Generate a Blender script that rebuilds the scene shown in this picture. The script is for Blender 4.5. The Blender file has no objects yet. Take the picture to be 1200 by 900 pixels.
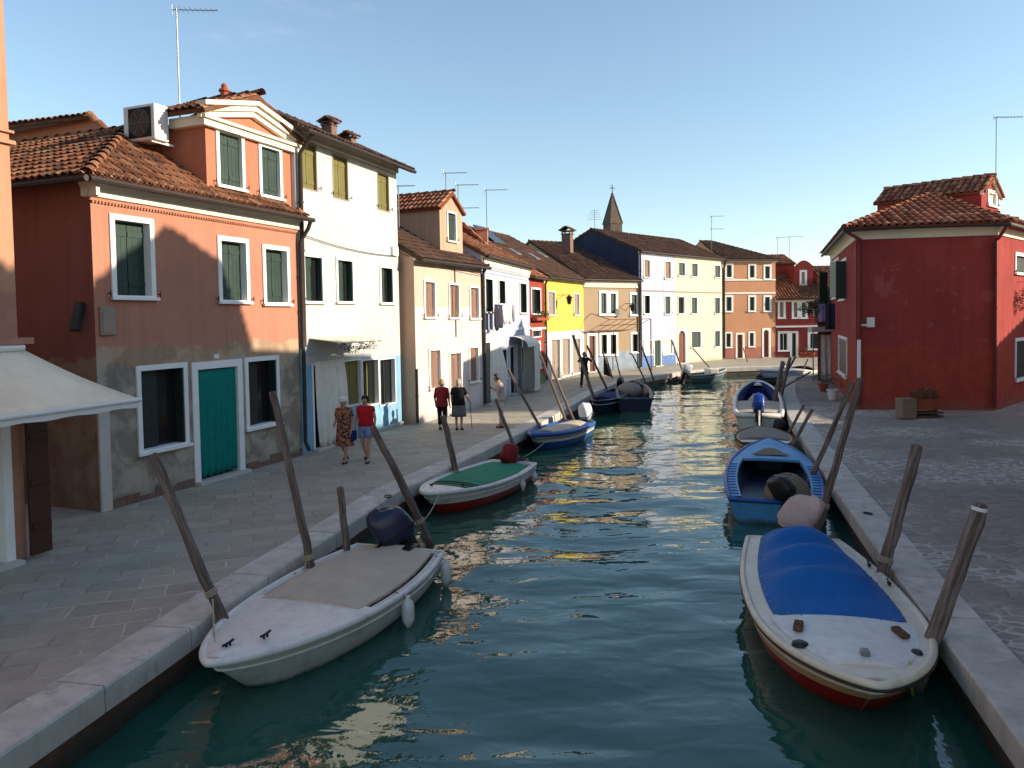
import bpy, bmesh, math, random
from mathutils import Vector, Matrix, noise
from mathutils.geometry import tessellate_polygon
random.seed(7)
R=math.radians
scene=bpy.context.scene
col=scene.collection
V=Vector
# ------------------------------------------------------------------ camera
HC=3.6; FPX=880.0; PITCH=math.atan(0.04); ROLL=0.017; CY=407.0
WZ=-0.55                                   # water level
cF=V((0,math.cos(PITCH),-math.sin(PITCH))); U0=V((0,math.sin(PITCH),math.cos(PITCH))); R0=V((1,0,0))
cR=R0*math.cos(ROLL)-U0*math.sin(ROLL); cU=U0*math.cos(ROLL)+R0*math.sin(ROLL)
CAM=V((0,0,HC))
cd=bpy.data.cameras.new('camera'); cam=bpy.data.objects.new('camera',cd); col.objects.link(cam)
cd.sensor_width=36; cd.lens=36*FPX/1200; cd.shift_y=(CY-450)/1200; cd.clip_end=3000; cd.clip_start=.05
m=Matrix((( cR.x,cU.x,-cF.x,0),(cR.y,cU.y,-cF.y,0),(cR.z,cU.z,-cF.z,HC),(0,0,0,1)))
cam.matrix_world=m; scene.camera=cam
def ray(x,y): return (cF*FPX+cR*(x-600)-cU*(y-CY)).normalized()
def gp(x,y,z=0.0):
    d=ray(x,y); t=(z-HC)/d.z; return CAM+d*t
def at_y(x,y,Y):
    d=ray(x,y); return CAM+d*(Y/d.y)
# ------------------------------------------------------------------ tags
ROOTM={}
def setp(o,label=None,cat=None,group=None,kind=None):
    if label: o['label']=label
    if cat: o['category']=cat
    if group: o['group']=group
    if kind: o['kind']=kind
    return o
def thing(name,label,cat,loc=(0,0,0),rz=0,group=None):
    o=bpy.data.objects.new(name,None); o.empty_display_size=.2; col.objects.link(o)
    o.location=loc; o.rotation_euler=(0,0,rz)
    ROOTM[o.name]=Matrix.Translation(V(loc))@Matrix.Rotation(rz,4,'Z')
    return setp(o,label,cat,group)
def rootm(o):
    while o.parent: o=o.parent
    return ROOTM.get(o.name,Matrix.Identity(4))
# ------------------------------------------------------------------ mesh collector (world coordinates)
class MB:
    def __init__(s): s.v=[]; s.f=[]; s.mi=[]; s.uv=[]; s.xf=None; s.m=0; s.r=(0.5,0.5)
    def add(s,pts,faces):
        b=len(s.v)
        for p in pts:
            p=V(p); s.v.append(s.xf@p if s.xf is not None else p)
        for f in faces:
            s.f.append([i+b for i in f]); s.mi.append(s.m); s.uv.append(s.r)
        return b
    def box(s,x0,x1,y0,y1,z0,z1):
        s.add([(x0,y0,z0),(x1,y0,z0),(x1,y1,z0),(x0,y1,z0),(x0,y0,z1),(x1,y0,z1),(x1,y1,z1),(x0,y1,z1)],
              [(0,3,2,1),(4,5,6,7),(0,1,5,4),(1,2,6,5),(2,3,7,6),(3,0,4,7)]); return s
    def bbox(s,x0,x1,y0,y1,z0,z1,b=.01):     # box with bevelled vertical-front edges (chamfered all round)
        xs=(x0,x0+b,x1-b,x1); zs=(z0,z0+b,z1-b,z1); ys=(y0,y0+b,y1-b,y1)
        bm=bmesh.new(); bmesh.ops.create_cube(bm,size=1)
        for v in bm.verts: v.co=V(((x0+x1)/2+v.co.x*(x1-x0),(y0+y1)/2+v.co.y*(y1-y0),(z0+z1)/2+v.co.z*(z1-z0)))
        bmesh.ops.bevel(bm,geom=bm.edges[:],offset=b,segments=1,affect='EDGES')
        bm.verts.index_update(); s.add([v.co.copy() for v in bm.verts],[[v.index for v in f.verts] for f in bm.faces]); bm.free(); return s
    def poly(s,pts,flip=False):
        n=len(pts); s.add(pts,[tuple(range(n))[::-1] if flip else tuple(range(n))]); return s
    def tube(s,pts,rad,seg=8,cap=True,ell=None,up=None):
        pts=[V(p) for p in pts]; n=len(pts)
        if not hasattr(rad,'__len__'): rad=[rad]*n
        vs=[]; fs=[]; prev=None
        for i,p in enumerate(pts):
            t=(pts[min(i+1,n-1)]-pts[max(i-1,0)])
            t=t.normalized() if t.length>1e-9 else V((0,0,1))
            if prev is None:
                a=V(up) if up is not None else (V((0,0,1)) if abs(t.z)<.9 else V((0,1,0)))
                x=t.cross(a).normalized()
            else: x=(prev-t*prev.dot(t)).normalized()
            prev=x; y=t.cross(x)
            for k in range(seg):
                a=2*math.pi*k/seg; e=ell if ell else 1
                vs.append(p+x*math.cos(a)*rad[i]+y*math.sin(a)*rad[i]*e)
        for i in range(n-1):
            for k in range(seg):
                a=i*seg+k; b=i*seg+(k+1)%seg; fs.append((a,b,b+seg,a+seg))
        if cap: fs.append(tuple(range(seg))[::-1]); fs.append(tuple(range((n-1)*seg,n*seg)))
        s.add(vs,fs); return s
    def loft(s,rings,cap=True,closed=True):
        n=len(rings[0]); vs=[p for r in rings for p in r]; fs=[]
        for i in range(len(rings)-1):
            for k in range(n if closed else n-1):
                a=i*n+k; b=i*n+(k+1)%n; fs.append((a,b,b+n,a+n))
        if cap and closed: fs.append(tuple(range(n))[::-1]); fs.append(tuple(range((len(rings)-1)*n,len(rings)*n)))
        s.add(vs,fs); return s
    def lathe(s,c,prof,seg=16,sx=1,sy=1):
        c=V(c); rings=[[c+V((r*math.cos(2*math.pi*k/seg)*sx,r*math.sin(2*math.pi*k/seg)*sy,z)) for k in range(seg)] for r,z in prof]
        return s.loft(rings)
    def ball(s,c,rx,ry,rz,seg=12,rin=8,jit=0):
        c=V(c); rings=[]
        for i in range(1,rin):
            a=math.pi*i/rin; rr=math.sin(a); z=-math.cos(a)
            rings.append([c+V((rx*rr*math.cos(2*math.pi*k/seg),ry*rr*math.sin(2*math.pi*k/seg),rz*z))*1.0+V((random.uniform(-jit,jit),random.uniform(-jit,jit),random.uniform(-jit,jit))) for k in range(seg)])
        return s.loft(rings)
    def build(s,name,mats,parent=None,smooth=False,auto=None):
        if not isinstance(mats,(list,tuple)): mats=[mats]
        me=bpy.data.meshes.new(name)
        inv=rootm(parent).inverted() if parent else None
        vs=[inv@v for v in s.v] if inv is not None else s.v
        me.from_pydata([tuple(v) for v in vs],[],s.f)
        for mm in mats: me.materials.append(mm)
        me.polygons.foreach_set('material_index',s.mi)
        uvl=me.uv_layers.new(name='rnd'); k=0
        for i,p in enumerate(me.polygons):
            for _ in range(p.loop_total): uvl.data[k].uv=s.uv[i]; k+=1
        if smooth:
            me.polygons.foreach_set('use_smooth',[True]*len(me.polygons))
            if auto: me.set_sharp_from_angle(angle=R(auto))
        me.update()
        o=bpy.data.objects.new(name,me); col.objects.link(o)
        if parent: o.parent=parent
        return o
# ------------------------------------------------------------------ materials
def L(h):  # sRGB 0-255 -> linear
    return tuple((c/12.92 if c<=.04045 else ((c+.055)/1.055)**2.4) for c in [x/255 for x in h])
def S(h):
    c=L(h); return (c[0]*.74,c[1]/.87*.74,c[2]/.72*.74)
class NM:
    def __init__(s,name):
        s.mat=bpy.data.materials.new(name); s.mat.use_nodes=True; s.nt=s.mat.node_tree; s.b=s.nt.nodes['Principled BSDF']
        s.g=None
    def n(s,t,**kw):
        x=s.nt.nodes.new(t)
        for k,v in kw.items():
            if k.startswith('i_'):
                key=k[2:]; key=int(key) if key.isdigit() else key.replace('_',' ')
                x.inputs[key].default_value=v
            else: setattr(x,k,v)
        return x
    def l(s,a,b): s.nt.links.new(a,b)
    def pos(s,scale=(1,1,1),rot=0,obj=False):
        if obj: src=s.n('ShaderNodeTexCoord').outputs['Object']
        else:
            src=s.n('ShaderNodeNewGeometry').outputs['Position']
        mp=s.n('ShaderNodeMapping'); mp.inputs['Scale'].default_value=scale; mp.inputs['Rotation'].default_value=(0,0,rot)
        s.l(src,mp.inputs['Vector']); return mp.outputs[0]
    def noise(s,vec,scale,detail=4,rough=.55,dist=0):
        x=s.n('ShaderNodeTexNoise'); x.inputs['Scale'].default_value=scale; x.inputs['Detail'].default_value=detail
        x.inputs['Roughness'].default_value=rough; x.inputs['Distortion'].default_value=dist
        if vec is not None: s.l(vec,x.inputs['Vector'])
        return x
    def ramp(s,fac,pts,interp='LINEAR'):
        x=s.n('ShaderNodeValToRGB'); x.color_ramp.interpolation=interp; e=x.color_ramp.elements
        while len(e)<len(pts): e.new(.5)
        for i,(p,c) in enumerate(pts): e[i].position=p; e[i].color=(c if len(c)==4 else tuple(c)+(1,)) if hasattr(c,'__len__') else (c,c,c,1)
        s.l(fac,x.inputs[0]); return x.outputs[0]
    def mix(s,f,a,b,blend='MIX'):
        x=s.n('ShaderNodeMix',data_type='RGBA',blend_type=blend)
        for sock,val in ((x.inputs[0],f),(x.inputs[6],a),(x.inputs[7],b)):
            if isinstance(val,bpy.types.NodeSocket): s.l(val,sock)
            elif hasattr(val,'__len__'): sock.default_value=tuple(val)+(1,) if len(val)==3 else val
            else: sock.default_value=val
        return x.outputs[2]
    def math(s,op,a,b=None,c=None,clamp=False):
        x=s.n('ShaderNodeMath',operation=op); x.use_clamp=clamp
        for i,val in enumerate((a,b,c)):
            if val is None: continue
            if isinstance(val,bpy.types.NodeSocket): s.l(val,x.inputs[i])
            else: x.inputs[i].default_value=val
        return x.outputs[0]
    def bump(s,h,st=.3,dist=.02,normal=None):
        x=s.n('ShaderNodeBump'); x.inputs['Strength'].default_value=st; x.inputs['Distance'].default_value=dist
        s.l(h,x.inputs['Height'])
        if normal is not None: s.l(normal,x.inputs['Normal'])
        s.l(x.outputs[0],s.b.inputs['Normal']); return x.outputs[0]
    def set(s,**kw):
        for k,v in kw.items():
            k=k.replace('_',' ')
            if isinstance(v,bpy.types.NodeSocket): s.l(v,s.b.inputs[k])
            else: s.b.inputs[k].default_value=(tuple(v)+(1,) if hasattr(v,'__len__') and len(v)==3 and k!='Normal' else v)
        return s.mat
def sc(c,k): return tuple(min(1,x*k) for x in c)
def stucco(name,c,low=None,var=.18,streak=.25,blot=None):
    N=NM(name); p=N.pos()
    n1=N.noise(p,.55,5,.6).outputs[0]
    base=N.mix(N.ramp(n1,[(.3,0.),(.7,1.)]),sc(c,1-var),sc(c,1+var*.55))
    ps=N.pos((2.2,2.2,.18)); n2=N.noise(ps,1.6,5,.65).outputs[0]
    base=N.mix(N.ramp(n2,[(.48,0.),(.75,streak*1.6)]),base,sc(c,.5))
    n4=N.noise(p,9,6,.7).outputs[0]
    base=N.mix(N.ramp(n4,[(.3,.16),(.7,0.)]),base,sc(c,.6))
    if blot:
        nb=N.noise(p,1.3,7,.62,.4).outputs[0]
        base=N.mix(N.ramp(nb,[(.6,0.),(.64,.75)]),base,blot)
    z=N.n('ShaderNodeSeparateXYZ'); N.l(N.n('ShaderNodeNewGeometry').outputs['Position'],z.inputs[0]); z=z.outputs[2]
    for (zl,lc,jag,lc2) in (low or []):
        nj=N.noise(p,1.1,7,.65).outputs[0]
        zz=N.math('ADD',z,N.math('MULTIPLY',N.math('SUBTRACT',nj,.5),jag))
        f=N.math('MULTIPLY',N.math('SUBTRACT',zl,zz),18 if jag>.05 else 200,clamp=True)
        nn=N.noise(p,1.7,7,.62,.6).outputs[0]
        lcol=N.mix(N.ramp(nn,[(.44,0.),(.57,1.)]),lc,lc2)
        lcol=N.mix(N.ramp(n2,[(.45,0.),(.75,.4)]),lcol,sc(lc,.5))
        base=N.mix(f,base,lcol)
    # splash dirt near the ground, ragged
    nd=N.noise(p,2.6,6,.65).outputs[0]
    zz=N.math('ADD',z,N.math('MULTIPLY',N.math('SUBTRACT',nd,.5),.9))
    f=N.math('MULTIPLY',N.math('MULTIPLY',N.math('SUBTRACT',.38,zz),2.2,clamp=True),.45)
    base=N.mix(f,base,(.16,.14,.12))
    hb=N.math('ADD',N.noise(p,14,6,.7).outputs[0],N.math('MULTIPLY',N.noise(p,1.7,7,.62,.6).outputs[0],1.4))
    N.bump(hb,.35,.02)
    return N.set(Base_Color=base,Roughness=.92,Specular_IOR_Level=.2)
def paint(name,c,rough=.6,var=.12,metal=0,scale=7,dirt=.25,spec=.4,wl=False):
    N=NM(name); p=N.pos(obj=True)
    n1=N.noise(p,scale,6,.65).outputs[0]
    base=N.mix(N.ramp(n1,[(.3,0.),(.7,1.)]),sc(c,1-var),sc(c,1+var*.6))
    n2=N.noise(p,scale*.3,7,.7,.5).outputs[0]
    base=N.mix(N.ramp(n2,[(.5,0.),(.72,dirt)]),base,sc(c,.4) if max(c)>.05 else sc(c,2.2))
    if wl:
        z=N.n('ShaderNodeSeparateXYZ'); N.l(N.n('ShaderNodeNewGeometry').outputs['Position'],z.inputs[0])
        pw=N.noise(N.pos((3,3,1)),2.5,7,.7).outputs[0]
        f=N.math('MULTIPLY',N.math('SUBTRACT',N.math('MULTIPLY_ADD',pw,.22,WZ-.035),z.outputs[2]),14,clamp=True)
        base=N.mix(N.math('MULTIPLY',f,.75),base,(.05,.05,.025))
        st=N.noise(N.pos((6,6,.6),obj=True),1.5,5,.65).outputs[0]
        base=N.mix(N.ramp(st,[(.5,0.),(.72,.35)]),base,sc(c,.45))
    N.bump(n1,.12,.006)
    return N.set(Base_Color=base,Roughness=N.ramp(n2,[(.3,rough*.85),(.7,min(1,rough*1.15))]),Metallic=metal,Specular_IOR_Level=spec)
def wood(name,c1,c2,stretch=(16,16,1.1),scale=1.6,obj=True,alg=None):
    N=NM(name); p=N.pos(stretch,obj=obj)
    n1=N.noise(p,scale,8,.7,.05).outputs[0]; base=N.ramp(n1,[(.28,sc(c1,.55)),(.45,c1),(.62,c2),(.8,sc(c2,1.25))])
    if alg:
        z=N.n('ShaderNodeSeparateXYZ'); N.l(N.n('ShaderNodeNewGeometry').outputs['Position'],z.inputs[0])
        nj=N.noise(N.pos(),5,5,.6).outputs[0]
        f=N.math('MULTIPLY',N.math('SUBTRACT',N.math('ADD',alg,N.math('MULTIPLY',nj,.5)),z.outputs[2]),3,clamp=True)
        base=N.mix(f,base,(.018,.022,.012))
    N.bump(n1,.7,.012)
    return N.set(Base_Color=base,Roughness=.88,Specular_IOR_Level=.25)
def tilemat(name,cols,lich=.35):
    N=NM(name)
    uv=N.n('ShaderNodeUVMap'); uv.uv_map='rnd'
    sx=N.n('ShaderNodeSeparateXYZ'); N.l(uv.outputs[0],sx.inputs[0])
    k=len(cols); base=N.ramp(sx.outputs[0],[(i/(k-1),c) for i,c in enumerate(cols)])
    p=N.pos(); n=N.noise(p,7,7,.7,.4).outputs[0]
    base=N.mix(N.ramp(n,[(.45,0.),(.68,.75)]),base,(.045,.035,.028))
    n2=N.noise(p,2.2,6,.7,.5).outputs[0]
    base=N.mix(N.ramp(n2,[(.55,0.),(.66,lich)]),base,(.26,.22,.15))
    base=N.mix(N.math('MULTIPLY',sx.outputs[1],.35),base,(.03,.025,.02))
    N.bump(n,.5,.01)
    return N.set(Base_Color=base,Roughness=.95,Specular_IOR_Level=.15)
def cloth(name,c,c2=None,pat=None,rough=.9,fold=3,sheen=0):
    N=NM(name); p=N.pos(obj=True)
    n1=N.noise(p,fold,4,.6).outputs[0]
    base=N.mix(n1,sc(c,.8),sc(c,1.15))
    if c2:
        n=N.noise(N.pos(obj=True),pat or 18,2,.5,1.5).outputs[0]
        base=N.mix(N.ramp(n,[(.47,0.),(.53,1.)]),base,c2)
    nf=N.noise(N.pos((1,2.2,1),obj=True),fold*1.3,5,.55,1.2).outputs[0]
    N.bump(N.math('ADD',nf,N.math('MULTIPLY',N.noise(p,60,3,.6).outputs[0],.03)),.8,.035)
    nd=N.noise(p,fold*.8,6,.7,.8).outputs[0]
    base=N.mix(N.ramp(nd,[(.5,0.),(.75,.28)]),base,sc(c,.55))
    return N.set(Base_Color=base,Roughness=rough,Specular_IOR_Level=.2)
M={}
M['orange']=stucco('salmon_stucco',S((213,139,105)),low=[(3.12,(.36,.24,.16),.9,(.48,.33,.22)),(2.75,(.25,.21,.17),1.9,(.42,.36,.28))],var=.14)
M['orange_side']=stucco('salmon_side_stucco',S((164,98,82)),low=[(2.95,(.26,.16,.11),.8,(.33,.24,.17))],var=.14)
M['orange_d']=stucco('salmon_dormer_stucco',S((214,130,94)),var=.1,blot=None)
M['peach_d']=stucco('peach_dormer_stucco',S((222,172,134)),var=.1)
M['white']=stucco('white_stucco',S((226,213,192)),low=[(2.42,S((146,184,196)),.12,S((156,190,200)))],var=.06,streak=.12)
M['peach']=stucco('peach_stucco',S((234,196,164)),low=[(4.02,S((237,216,198)),.03,S((231,206,186)))],var=.06,streak=.12)
M['lilac']=stucco('lilac_stucco',S((206,200,205)),var=.06,streak=.14)
M['rednar']=stucco('brick_red_stucco',S((176,74,54)),low=[(.55,S((128,150,92)),.1,S((118,140,86)))],var=.12)
M['yellow']=stucco('yellow_stucco',S((234,196,88)),low=[(2.75,S((226,220,208)),.03,S((216,210,198)))],var=.07,streak=.08)
M['tan']=stucco('tan_stucco',S((198,160,122)),low=[(1.3,S((160,164,166)),.1,S((176,176,172)))],var=.1,streak=.15)
M['lilac2']=stucco('pale_lilac_stucco',S((206,203,208)),low=[(1.25,S((112,136,172)),.04,S((122,146,178)))],var=.07,streak=.35)
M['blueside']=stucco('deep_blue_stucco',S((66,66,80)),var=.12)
M['cream']=stucco('cream_stucco',S((232,214,176)),var=.06,streak=.12)
M['orange2']=stucco('apricot_stucco',S((222,154,108)),low=[(.9,S((196,122,98)),.05,S((190,114,92)))],var=.07,streak=.12)
M['redfar']=stucco('far_red_stucco',S((170,70,56)),var=.1)
M['redhouse']=stucco('dark_red_stucco',S((184,72,60)),low=[(2.3,S((190,78,52)),1.9,S((180,68,54)))],var=.2,streak=.28,blot=S((194,92,78)))
M['redhouse_lit']=M['redhouse']
M['leftb']=stucco('ochre_peach_stucco',S((214,152,112)),low=[(4.15,S((202,138,108)),.12,S((196,130,102)))],var=.1)
M['peachback']=stucco('back_peach_stucco',S((226,140,100)),var=.08)
M['stone']=stucco('istrian_stone',S((226,213,192)),var=.08,streak=.2)
M['cornice']=paint('white_cornice',L((232,222,198)),.85,.08,dirt=.15,scale=3)
M['frame']=paint('white_window_stone',L((236,234,230)),.7,.05,dirt=.12,scale=4)
M['framegrey']=paint('grey_stone_surround',L((196,190,180)),.8,.1,dirt=.25,scale=4)
M['shgreen']=paint('dark_green_shutter',L((34,56,48)),.55,.2,dirt=.3)
M['sholive']=paint('olive_shutter',L((112,106,50)),.6,.12,dirt=.25)
M['shbrown']=paint('brown_shutter',L((136,104,88)),.65,.12,dirt=.2)
M['shgrey']=paint('grey_roller_shutter',L((150,134,120)),.65,.1,dirt=.15)
M['shdark']=paint('blackish_shutter',L((36,44,42)),.55,.2)
M['shpale']=paint('pale_cream_shutter',L((214,210,190)),.65,.06,dirt=.1)
M['doorbrown']=paint('brown_door',L((112,58,38)),.55,.2)
M['gutter']=paint('dark_gutter',L((60,50,46)),.55,.2,metal=.3)
M['pipe_red']=paint('red_downpipe',L((110,40,38)),.55,.15,metal=.1)
M['metal']=paint('galvanised_metal',L((140,140,140)),.45,.1,metal=.7)
M['darkmetal']=paint('dark_metal',L((44,42,44)),.5,.15,metal=.4)
M['teal']=cloth('teal_curtain',L((14,122,112)),fold=5)
M['whitecloth']=cloth('white_curtain',L((226,220,208)),fold=4)
M['shred']=paint('dark_red_brown_panel',L((74,40,32)),.6,.15)
M['awning']=cloth('cream_awning_fabric',L((240,226,200)),fold=1.5)
M['plastic_white']=paint('white_plastic',L((226,224,218)),.45,.06,dirt=.1)
M['rubber']=paint('black_rubber',L((26,26,28)),.6,.2)
M['wood']=wood('weathered_pole_wood',(.12,.085,.07),(.27,.21,.18),alg=-.6)
M['woodplain']=wood('brown_planks',(.09,.05,.035),(.16,.09,.06))
M['tiles']=tilemat('terracotta_tiles',[(.07,.04,.03),(.24,.09,.045),(.34,.13,.06),(.16,.07,.04),(.40,.19,.10),(.28,.10,.05)],.5)
M['tiles_red']=tilemat('red_terracotta_tiles',[(.20,.06,.035),(.36,.10,.05),(.48,.17,.085),(.30,.085,.045),(.55,.27,.15),(.40,.12,.06)],.35)
M['tiles_dark']=tilemat('brown_terracotta_tiles',[(.06,.038,.03),(.13,.065,.045),(.16,.08,.055),(.10,.05,.036),(.19,.105,.07)],.2)
M['oldbrick']=paint('old_brick_render',(.20,.12,.09),.95,.25)
N=NM('spire_brick'); p=N.pos(); n_=N.noise(p,2,6,.7).outputs[0]; N.set(Base_Color=N.ramp(n_,[(.3,(.06,.042,.034)),(.7,(.13,.095,.07))]),Roughness=.95); M['spire']=N.mat
M['tileend']=paint('mortar_tiles',L((150,84,56)),.95,.2)
N=NM('window_glass'); N.set(Base_Color=(.012,.014,.014),Roughness=.08,Specular_IOR_Level=.6); M['glass']=N.mat
N=NM('dark_interior'); N.set(Base_Color=(.012,.011,.01),Roughness=.9); M['dark']=N.mat
def leafmat(name,c):
    N=NM(name); uv=N.n('ShaderNodeUVMap'); uv.uv_map='rnd'; s_=N.n('ShaderNodeSeparateXYZ'); N.l(uv.outputs[0],s_.inputs[0])
    return N.set(Base_Color=N.ramp(s_.outputs[0],[(0.,sc(c,.4)),(.6,c),(1.,sc(c,1.8))]),Roughness=.6)
M['leaf']=leafmat('green_leaves',(.05,.085,.025))
M['leafdry']=leafmat('dry_brown_leaves',(.09,.07,.035))
M['flower']=leafmat('pink_flowers',(.45,.08,.12))
M['terracotta']=paint('terracotta_pot',L((160,78,52)),.85,.15)
# ------------------------------------------------------------------ facades
def P2(v): return V((v[0],v[1],0))
class Fac:
    def __init__(s,A,B):
        s.A=P2(A); s.B=P2(B); s.d=(s.B-s.A).normalized(); s.L=(s.B-s.A).length; s.n=V((-s.d.y,s.d.x,0))  # n points inward
        s.rz=math.atan2(s.d.y,s.d.x)
        s.M=Matrix.Translation(s.A)@Matrix.Rotation(s.rz,4,'Z')
    def uz(s,x,y,d=0):
        r=ray(x,y); o=s.A+s.n*d; t=(o-CAM).dot(s.n)/r.dot(s.n); p=CAM+r*t
        return (p-s.A).dot(s.d),p.z
    def rect(s,x0,y0,x1,y1,d=0):
        mx=(x0+x1)/2; my=(y0+y1)/2
        u0=s.uz(x0,my,d)[0]; u1=s.uz(x1,my,d)[0]; z1=s.uz(mx,y0,d)[1]; z0=s.uz(mx,y1,d)[1]
        return u0,u1,z0,z1
    def w(s,u,d,z): return s.M@V((u,d,z))
def wallface(mb,F,z0,z1,ops,u0=0,u1=None,d=0):
    mb.xf=F.M; u1=F.L if u1 is None else u1
    us=sorted({round(x,4) for x in [u0,u1]+[o[0] for o in ops]+[o[1] for o in ops] if u0-1e-4<=x<=u1+1e-4})
    zs=sorted({round(x,4) for x in [z0,z1]+[o[2] for o in ops]+[o[3] for o in ops] if z0-1e-4<=x<=z1+1e-4})
    for i in range(len(us)-1):
        for j in range(len(zs)-1):
            a,b,c,e=us[i],us[i+1],zs[j],zs[j+1]
            cu,cz=(a+b)/2,(c+e)/2
            if any(o[0]<cu<o[1] and o[2]<cz<o[3] for o in ops): continue
            mb.poly([(a,d,c),(b,d,c),(b,d,e),(a,d,e)])
def leaf(mb,u0,u1,d0,d1,z0,z1,boards=4,fine=True):
    if fine:
        w=(u1-u0)/boards
        for i in range(boards): mb.box(u0+i*w+.003,u0+(i+1)*w-.003,d0,d1,z0,z1)
        for zz in (.16,.84):
            z=z0+(z1-z0)*zz; mb.box(u0+.01,u1-.01,d0-.014,d0-.001,z-.05,z+.05)
    else: mb.box(u0,u1,d0,d1,z0,z1)
def window(root,F,r,fw=.1,fm='frame',sm='shgreen',mode='closed',fine=True,sill=True,lab=None,dep=.17,proud=.035):
    u0,u1,z0,z1=r
    mb=MB(); mb.xf=F.M
    mb.box(u0,u0+fw,-proud,dep,z0,z1); mb.box(u1-fw,u1,-proud,dep,z0,z1)
    mb.box(u0+fw,u1-fw,-proud,dep,z1-fw,z1); mb.box(u0+fw,u1-fw,-proud,dep,z0,z0+fw*.8)
    w=mb.build('window',M[fm],root)
    a,b,c,e=u0+fw,u1-fw,z0+fw*.8,z1-fw
    if mode in('closed','dark','half','open'):
        p=MB(); p.xf=F.M; p.box(a,b,dep-.03,dep,c,e); p.build('pane',M['glass'],w)
    if mode=='closed':
        g=MB(); g.xf=F.M; m_=(a+b)/2
        leaf(g,a+.005,m_-.006,dep-.09,dep-.055,c+.01,e-.01,3,fine); leaf(g,m_+.006,b-.005,dep-.09,dep-.055,c+.01,e-.01,3,fine)
        g.build('shutter',M[sm],w)
    elif mode=='half':     # one leaf shut, the other folded into the reveal
        g=MB(); g.xf=F.M; m_=(a+b)/2
        leaf(g,a+.005,m_-.006,dep-.09,dep-.055,c+.01,e-.01,3,fine); g.build('shutter',M[sm],w)
        g=MB(); g.xf=F.M; g.box(b-.045,b-.01,-.02,dep-.04,c+.01,e-.01); g.build('shutter',M[sm],w)
    elif mode=='open':     # leaves folded back flat on the wall
        ww=(b-a)/2
        for s_ in (0,1):
            g=MB(); g.xf=F.M
            if s_==0: leaf(g,u0-ww,u0-.01,-.075,-.045,c,e,3,fine)
            else: leaf(g,u1+.01,u1+ww,-.075,-.045,c,e,3,fine)
            g.build('shutter',M[sm],w)
        g=MB(); g.xf=F.M; m_=(a+b)/2
        g.box(m_-.03,m_+.03,dep-.055,dep-.031,c,e); g.box(a,a+.04,dep-.055,dep-.031,c,e); g.box(b-.04,b,dep-.055,dep-.031,c,e); g.build('casement',M['frame'],w)
    elif mode=='dark':
        g=MB(); g.xf=F.M; m_=(a+b)/2
        g.box(m_-.025,m_+.025,dep-.055,dep-.031,c,e); g.box(a,a+.035,dep-.055,dep-.031,c,e); g.box(b-.035,b,dep-.055,dep-.031,c,e)
        g.box(a+.035,m_-.025,dep-.055,dep-.031,e-.05,e); g.box(m_+.025,b-.035,dep-.055,dep-.031,e-.05,e)
        g.build('casement',M[sm],w)
    if sill:
        g=MB(); g.xf=F.M; g.box(u0-.04,u1+.04,-proud-.06,-proud-.002,z0-.005,z0+.055); g.build('sill',M[fm],w)
    if fine and mode=='closed':   # shutter catches on the wall either side
        g=MB(); g.xf=F.M
        for uu in (u0-.07,u1+.07):
            g.tube([(uu,-.001,z0+.12),(uu,-.07,z0+.12)],.012,6); g.tube([(uu,-.07,z0+.05),(uu,-.07,z0+.18)],.012,6)
        g.build('shutter_catch',M['darkmetal'],w)
    if lab: w['label']=lab
    return w
def door(root,F,r,fw=.12,fm='frame',dm='doorbrown',lab=None,fine=True,arch=False,dep=.2):
    u0,u1,z0,z1=r; z0=0.0
    mb=MB(); mb.xf=F.M
    a,b,e=u0+fw,u1-fw,z1-fw
    if arch:
        ra=(b-a)/2; cz=e-ra; cu=(a+b)/2; n=12
        mb.box(u0,a,-.03,dep,0,cz); mb.box(b,u1,-.03,dep,0,cz)
        prev=None
        for i in range(n+1):
            t=math.pi*i/n; pi_=(cu-ra*math.cos(t),cz+ra*math.sin(t))
            to=(min(max(cu-(ra+fw)*1.5*math.cos(t),u0),u1),min(cz+(ra+fw)*1.5*math.sin(t),z1))
            if prev:
                q,qo=prev; pts=[(q[0],-.03,q[1]),(pi_[0],-.03,pi_[1]),(to[0],-.03,to[1]),(qo[0],-.03,qo[1])]
                mb.add(pts+[(x,dep,z) for x,_,z in pts],[(0,1,2,3)[::-1],(4,5,6,7),(0,1,5,4),(2,3,7,6)])
            prev=(pi_,to)
    else:
        mb.box(u0,a,-.03,dep,0,z1); mb.box(b,u1,-.03,dep,0,z1); mb.box(a,b,-.03,dep,e,z1)
    g=MB(); g.xf=F.M
    if dm=='dark': g.box(a,b,dep-.03,dep,.02,e)
    else:
        mid=(a+b)/2
        for (p,q) in ((a+.005,mid-.004),(mid+.004,b-.005)):
            g.box(p,q,dep-.08,dep-.04,.06,e-.01)
            if fine:
                for (z_a,z_b) in ((.25,.9),(1.02,e-.2)): g.box(p+.07,q-.07,dep-.095,dep-.081,z_a,z_b)
        g.box(a,b,dep-.03,dep,.0,e)
    d=g.build('door',M[dm],root)
    mb.build('door_frame',M[fm],d)
    s=MB(); s.xf=F.M; s.box(u0-.02,u1+.02,-.2,-.035,.005,.07); s.box(a,b,-.034,dep-.082,.005,.058); s.build('threshold',M['framegrey'],d)
    if fine and dm!='dark':
        h=MB(); h.xf=F.M; h.tube([(mid+.06,dep-.15,1.0),(mid+.06,dep-.09,1.0)],.02,8); h.build('handle',M['metal'],d)
    if lab: d['label']=lab
    return d
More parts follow.
